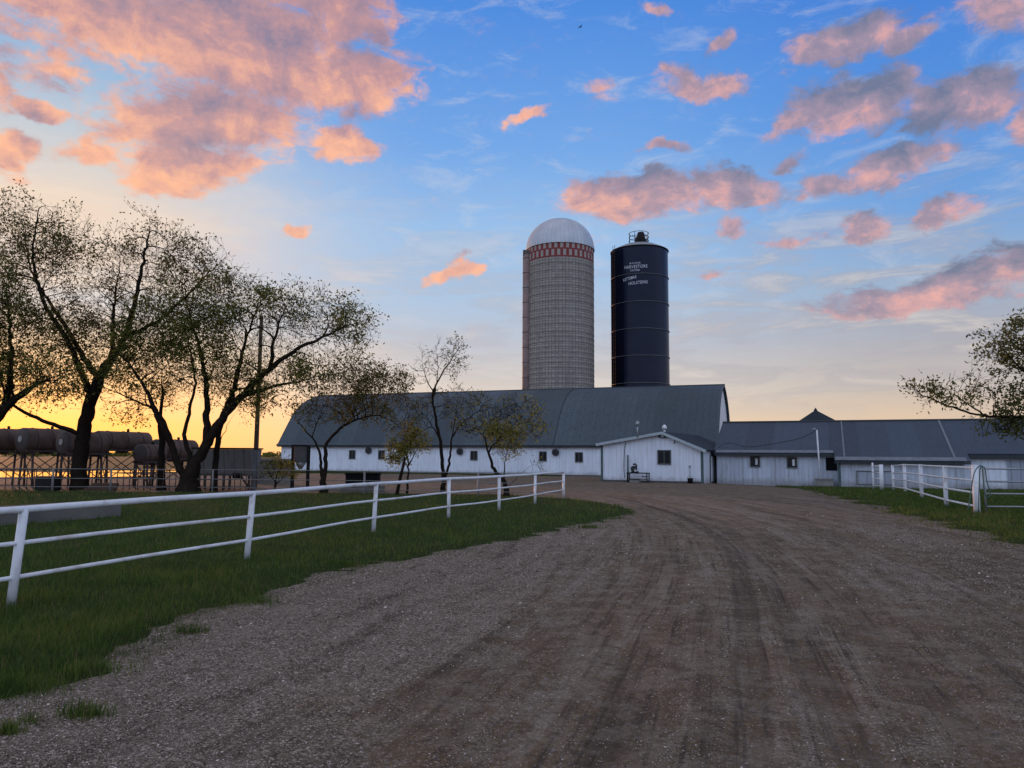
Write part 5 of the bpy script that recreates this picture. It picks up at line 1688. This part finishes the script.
# shift the coordinates a little so that no ellipse shows
wn_ = gt.n('ShaderNodeTexNoise', ins={'Scale': 9.0, 'Detail': 5.0, 'Roughness': .6}); grp.links.new(gi.outputs[0], wn_.inputs['Vector'])
wo = gt.n('ShaderNodeVectorMath', operation='SUBTRACT', ins={0: wn_.outputs['Color'], 1: (.5, .5, .5)})
wo = gt.n('ShaderNodeVectorMath', operation='MULTIPLY', ins={0: wo.outputs[0], 1: (.10, .075, 0)})
wv = gt.n('ShaderNodeVectorMath', operation='ADD', ins={0: gi.outputs[0], 1: wo.outputs[0]}).outputs[0]
msum = None
for (u, v, ru, rv, tilt, wgt) in clouds:
    a0, e0 = azel(u, v)
    a1, e1 = azel(u + ru, v); a2, e2 = azel(u, v - rv)
    sx_, sy_ = math.hypot(a1 - a0, e1 - e0) * 1.12, math.hypot(a2 - a0, e2 - e0) * 1.2
    mp = gt.n('ShaderNodeMapping', vector_type='TEXTURE', ins={'Location': (a0, e0, 0), 'Rotation': (0, 0, R(tilt)), 'Scale': (sx_, sy_, 1)})
    grp.links.new(wv, mp.inputs[0])
    gd = gt.n('ShaderNodeTexGradient', gradient_type='SPHERICAL'); grp.links.new(mp.outputs[0], gd.inputs[0])
    val = gt.math('MULTIPLY', gd.outputs['Fac'], wgt)
    msum = val if msum is None else gt.math('SMOOTH_MAX', msum, val, .12)
st = gt.n('ShaderNodeMapping', ins={'Scale': (.9, 1.9, 1.0), 'Rotation': (0, 0, R(-10))}); grp.links.new(gi.outputs[0], st.inputs[0])
n1 = gt.noise(st.outputs[0], 24, 11, .66, .5)
n2 = gt.noise(st.outputs[0], 5.5, 4, .55)
nn = gt.math('ADD', gt.math('MULTIPLY', gt.math('SUBTRACT', n1, .5), 1.7), gt.math('MULTIPLY', gt.math('SUBTRACT', n2, .5), .5))
gate = gt.mr(msum, .0, .22)
raw = gt.math('ADD', gt.math('MULTIPLY', msum, 1.3), gt.math('MULTIPLY', nn, gate))
grp.links.new(gt.mr(raw, .13, .68), go.inputs[0])
grp.links.new(gt.math('MULTIPLY_ADD', nn, .5, gt.math('MULTIPLY', msum, 1.0)), go.inputs[1])

def cover(vec):
    n = t.n('ShaderNodeGroup'); n.node_tree = grp
    t.t.links.new(vec, n.inputs[0]); return n.outputs

d0, m0 = cover(ae)
offv = t.n('ShaderNodeVectorMath', operation='ADD', ins={0: ae, 1: (-.016, -.030, 0)}).outputs[0]
d1, m1 = cover(offv)

E = lambda deg: R(deg) / R(60)           # ramp position for an elevation
ef = t.math('DIVIDE', el, R(60), clamp=True)
rampC = t.ramp(ef, [(0, lin(240, 204, 160)), (E(2.5), lin(234, 207, 178)), (E(5), lin(216, 206, 198)), (E(8.5), lin(186, 191, 204)), (E(12), lin(168, 193, 222)), (E(17.5), lin(148, 188, 231)), (E(23), lin(112, 165, 229)), (E(33), lin(72, 136, 220)), (E(42), lin(140, 150, 188)), (1, lin(172, 166, 172))])
rampL = t.ramp(ef, [(0, lin(252, 182, 104)), (E(2), lin(254, 192, 116)), (E(4.5), lin(250, 204, 152)), (E(7.5), lin(232, 212, 184)), (E(10), lin(200, 206, 212)), (E(13), lin(222, 208, 198)), (E(16.5), lin(232, 212, 194)), (E(20), lin(200, 204, 208)), (E(25), lin(150, 184, 218)), (E(32), lin(108, 162, 220)), (E(42), lin(170, 158, 172)), (1, lin(180, 168, 170))])
rampR = t.ramp(ef, [(0, lin(236, 200, 160)), (E(2.5), lin(222, 196, 170)), (E(5), lin(196, 184, 177)), (E(8), lin(172, 172, 182)), (E(12), lin(150, 176, 206)), (E(17), lin(112, 160, 219)), (E(23), lin(84, 145, 221)), (E(33), lin(58, 121, 213)), (E(42), lin(132, 148, 188)), (1, lin(170, 166, 174))])
fL = t.mr(az, R(-6), R(-32)); fR = t.mr(az, R(5), R(32))
sky = t.mix(fL, rampC, rampL)
sky = t.mix(fR, sky, rampR)
# glow where the sun has just gone down
SUN_AZ = R(-35)
gx = t.math('MULTIPLY', t.math('SUBTRACT', az, SUN_AZ), 2.6); gy = t.math('MULTIPLY', t.math('SUBTRACT', el, R(1.5)), 11)
gl = t.math('EXPONENT', t.math('MULTIPLY', t.math('ADD', t.math('MULTIPLY', gx, gx), t.math('MULTIPLY', gy, gy)), -1.0))
glc = t.n('ShaderNodeVectorMath', operation='SCALE'); glc.inputs[0].default_value = (.30, .11, .0); t.t.links.new(gl, glc.inputs['Scale'])
sky = t.mix(1.0, sky, glc.outputs[0], 'ADD')
# high thin cirrus
cm = t.n('ShaderNodeMapping', ins={'Scale': (2.2, 11, 1), 'Rotation': (0, 0, R(-6))}); t.t.links.new(ae, cm.inputs[0])
cn = t.noise(cm.outputs[0], 2.6, 7, .62, .5)
cz = t.math('MULTIPLY', t.mr(el, R(1.5), R(7)), t.mr(el, R(24), R(11)))
cfac = t.math('MULTIPLY', t.math('MULTIPLY', t.mr(cn, .42, .62), cz), t.math('MULTIPLY_ADD', t.mr(az, R(4), R(20)), .30, .42))
cirr = t.mix(t.mr(cn, .50, .70), lin(166, 164, 176), lin(214, 204, 196))
cirr = t.mix(t.mr(az, R(-2), R(-28)), cirr, lin(246, 222, 196))
sky = t.mix(cfac, sky, cirr)
c5 = t.n('ShaderNodeMapping', ins={'Scale': (3.0, 9, 1), 'Rotation': (0, 0, R(24)), 'Location': (3.1, 1.7, 0)}); t.t.links.new(ae, c5.inputs[0])
cn5 = t.noise(c5.outputs[0], 3.2, 8, .66, .6)
sky = t.mix(t.math('MULTIPLY', t.mr(cn5, .5, .72), t.math('MULTIPLY', t.mr(el, R(5), R(12)), .34)), sky, lin(206, 206, 214))
# clouds lit from the lower left
fside = t.mr(az, R(-8), R(22))
lit = t.math('MULTIPLY_ADD', t.math('SUBTRACT', m0, m1), .95, t.math('MULTIPLY_ADD', fside, -.30, .66))
lit = t.math('SUBTRACT', lit, t.math('MULTIPLY', t.mr(m0, .22, .85), .50))
lit = t.math('ADD', lit, t.math('MULTIPLY', t.math('SUBTRACT', t.noise(ae, 17, 9, .66, .6), .5), 1.75))
lit = t.math('ADD', lit, t.math('MULTIPLY', t.math('SUBTRACT', t.noise(ae, 60, 6, .7, .3), .5), .5))
c_lit = t.mix(fside, lin(255, 184, 144), lin(238, 174, 164))
c_mid = t.mix(fside, lin(206, 152, 146), lin(170, 146, 162))
c_shd = t.mix(fside, lin(140, 124, 146), lin(112, 118, 144))
cl = t.mix(t.mr(lit, -.14, .5, smooth=False), c_shd, c_mid)
cl = t.mix(t.mr(lit, .45, .95, smooth=False), cl, c_lit)
elw = t.mr(el, R(30), R(10))
front = t.mr(dy, -.1, .25)
sky = t.mix(t.math('MULTIPLY', t.math('MULTIPLY', d0, .93), front), sky, cl)
# the half of the sky behind the camera: pale, brightened to light the walls
rampB = t.ramp(ef, [(0, lin(170, 170, 200)), (E(6), lin(190, 190, 212)), (E(14), lin(182, 198, 228)), (E(30), lin(172, 194, 228)), (1, lin(172, 172, 196))])
bk_ = t.n('ShaderNodeVectorMath', operation='SCALE', ins={'Scale': 1.6}); t.t.links.new(rampB, bk_.inputs[0])
sky = t.mix(t.mr(dy, .35, -.25), sky, bk_.outputs[0])
# below the horizon
sky = t.mix(t.mr(el, R(-.6), R(-3)), sky, (.03, .035, .03, 1))
nish = t.n('ShaderNodeTexSky', sky_type='NISHITA')
nish.sun_disc = False; nish.sun_elevation = R(1.6); nish.sun_rotation = SUN_AZ
nk = t.n('ShaderNodeVectorMath', operation='SCALE', ins={'Scale': .02}); t.t.links.new(nish.outputs[0], nk.inputs[0])
sky = t.mix(1.0, sky, nk.outputs[0], 'ADD')
bg = t.n('ShaderNodeBackground', ins={'Strength': 1.0}); t.t.links.new(sky, bg.inputs[0])
ow = t.n('ShaderNodeOutputWorld'); t.t.links.new(bg.outputs[0], ow.inputs[0])
wd.cycles.sampling_method = 'NONE'

sl_ = bpy.data.lights.new('sun', 'SUN'); sl_.energy = 2.0; sl_.angle = R(.8); sl_.color = (1, .42, .22)
so_ = bpy.data.objects.new('sun', sl_); col.objects.link(so_)
sd_ = Vector((math.sin(SUN_AZ) * math.cos(R(1.8)), math.cos(SUN_AZ) * math.cos(R(1.8)), math.sin(R(1.8))))
so_.rotation_euler = sd_.to_track_quat('Z', 'Y').to_euler()
so_.location = (-60, 90, 30)

sc.view_settings.view_transform = 'Standard'
sc.view_settings.look = 'None'
sc.view_settings.exposure = 0
sc.view_settings.gamma = 1
sc.view_settings.use_curve_mapping = False
sc.render.engine = 'CYCLES'
sc.cycles.max_bounces = 5
sc.cycles.diffuse_bounces = 3
sc.cycles.glossy_bounces = 3
sc.cycles.transmission_bounces = 2
sc.cycles.use_denoising = True
sc.cycles.caustics_reflective = False
sc.cycles.caustics_refractive = False
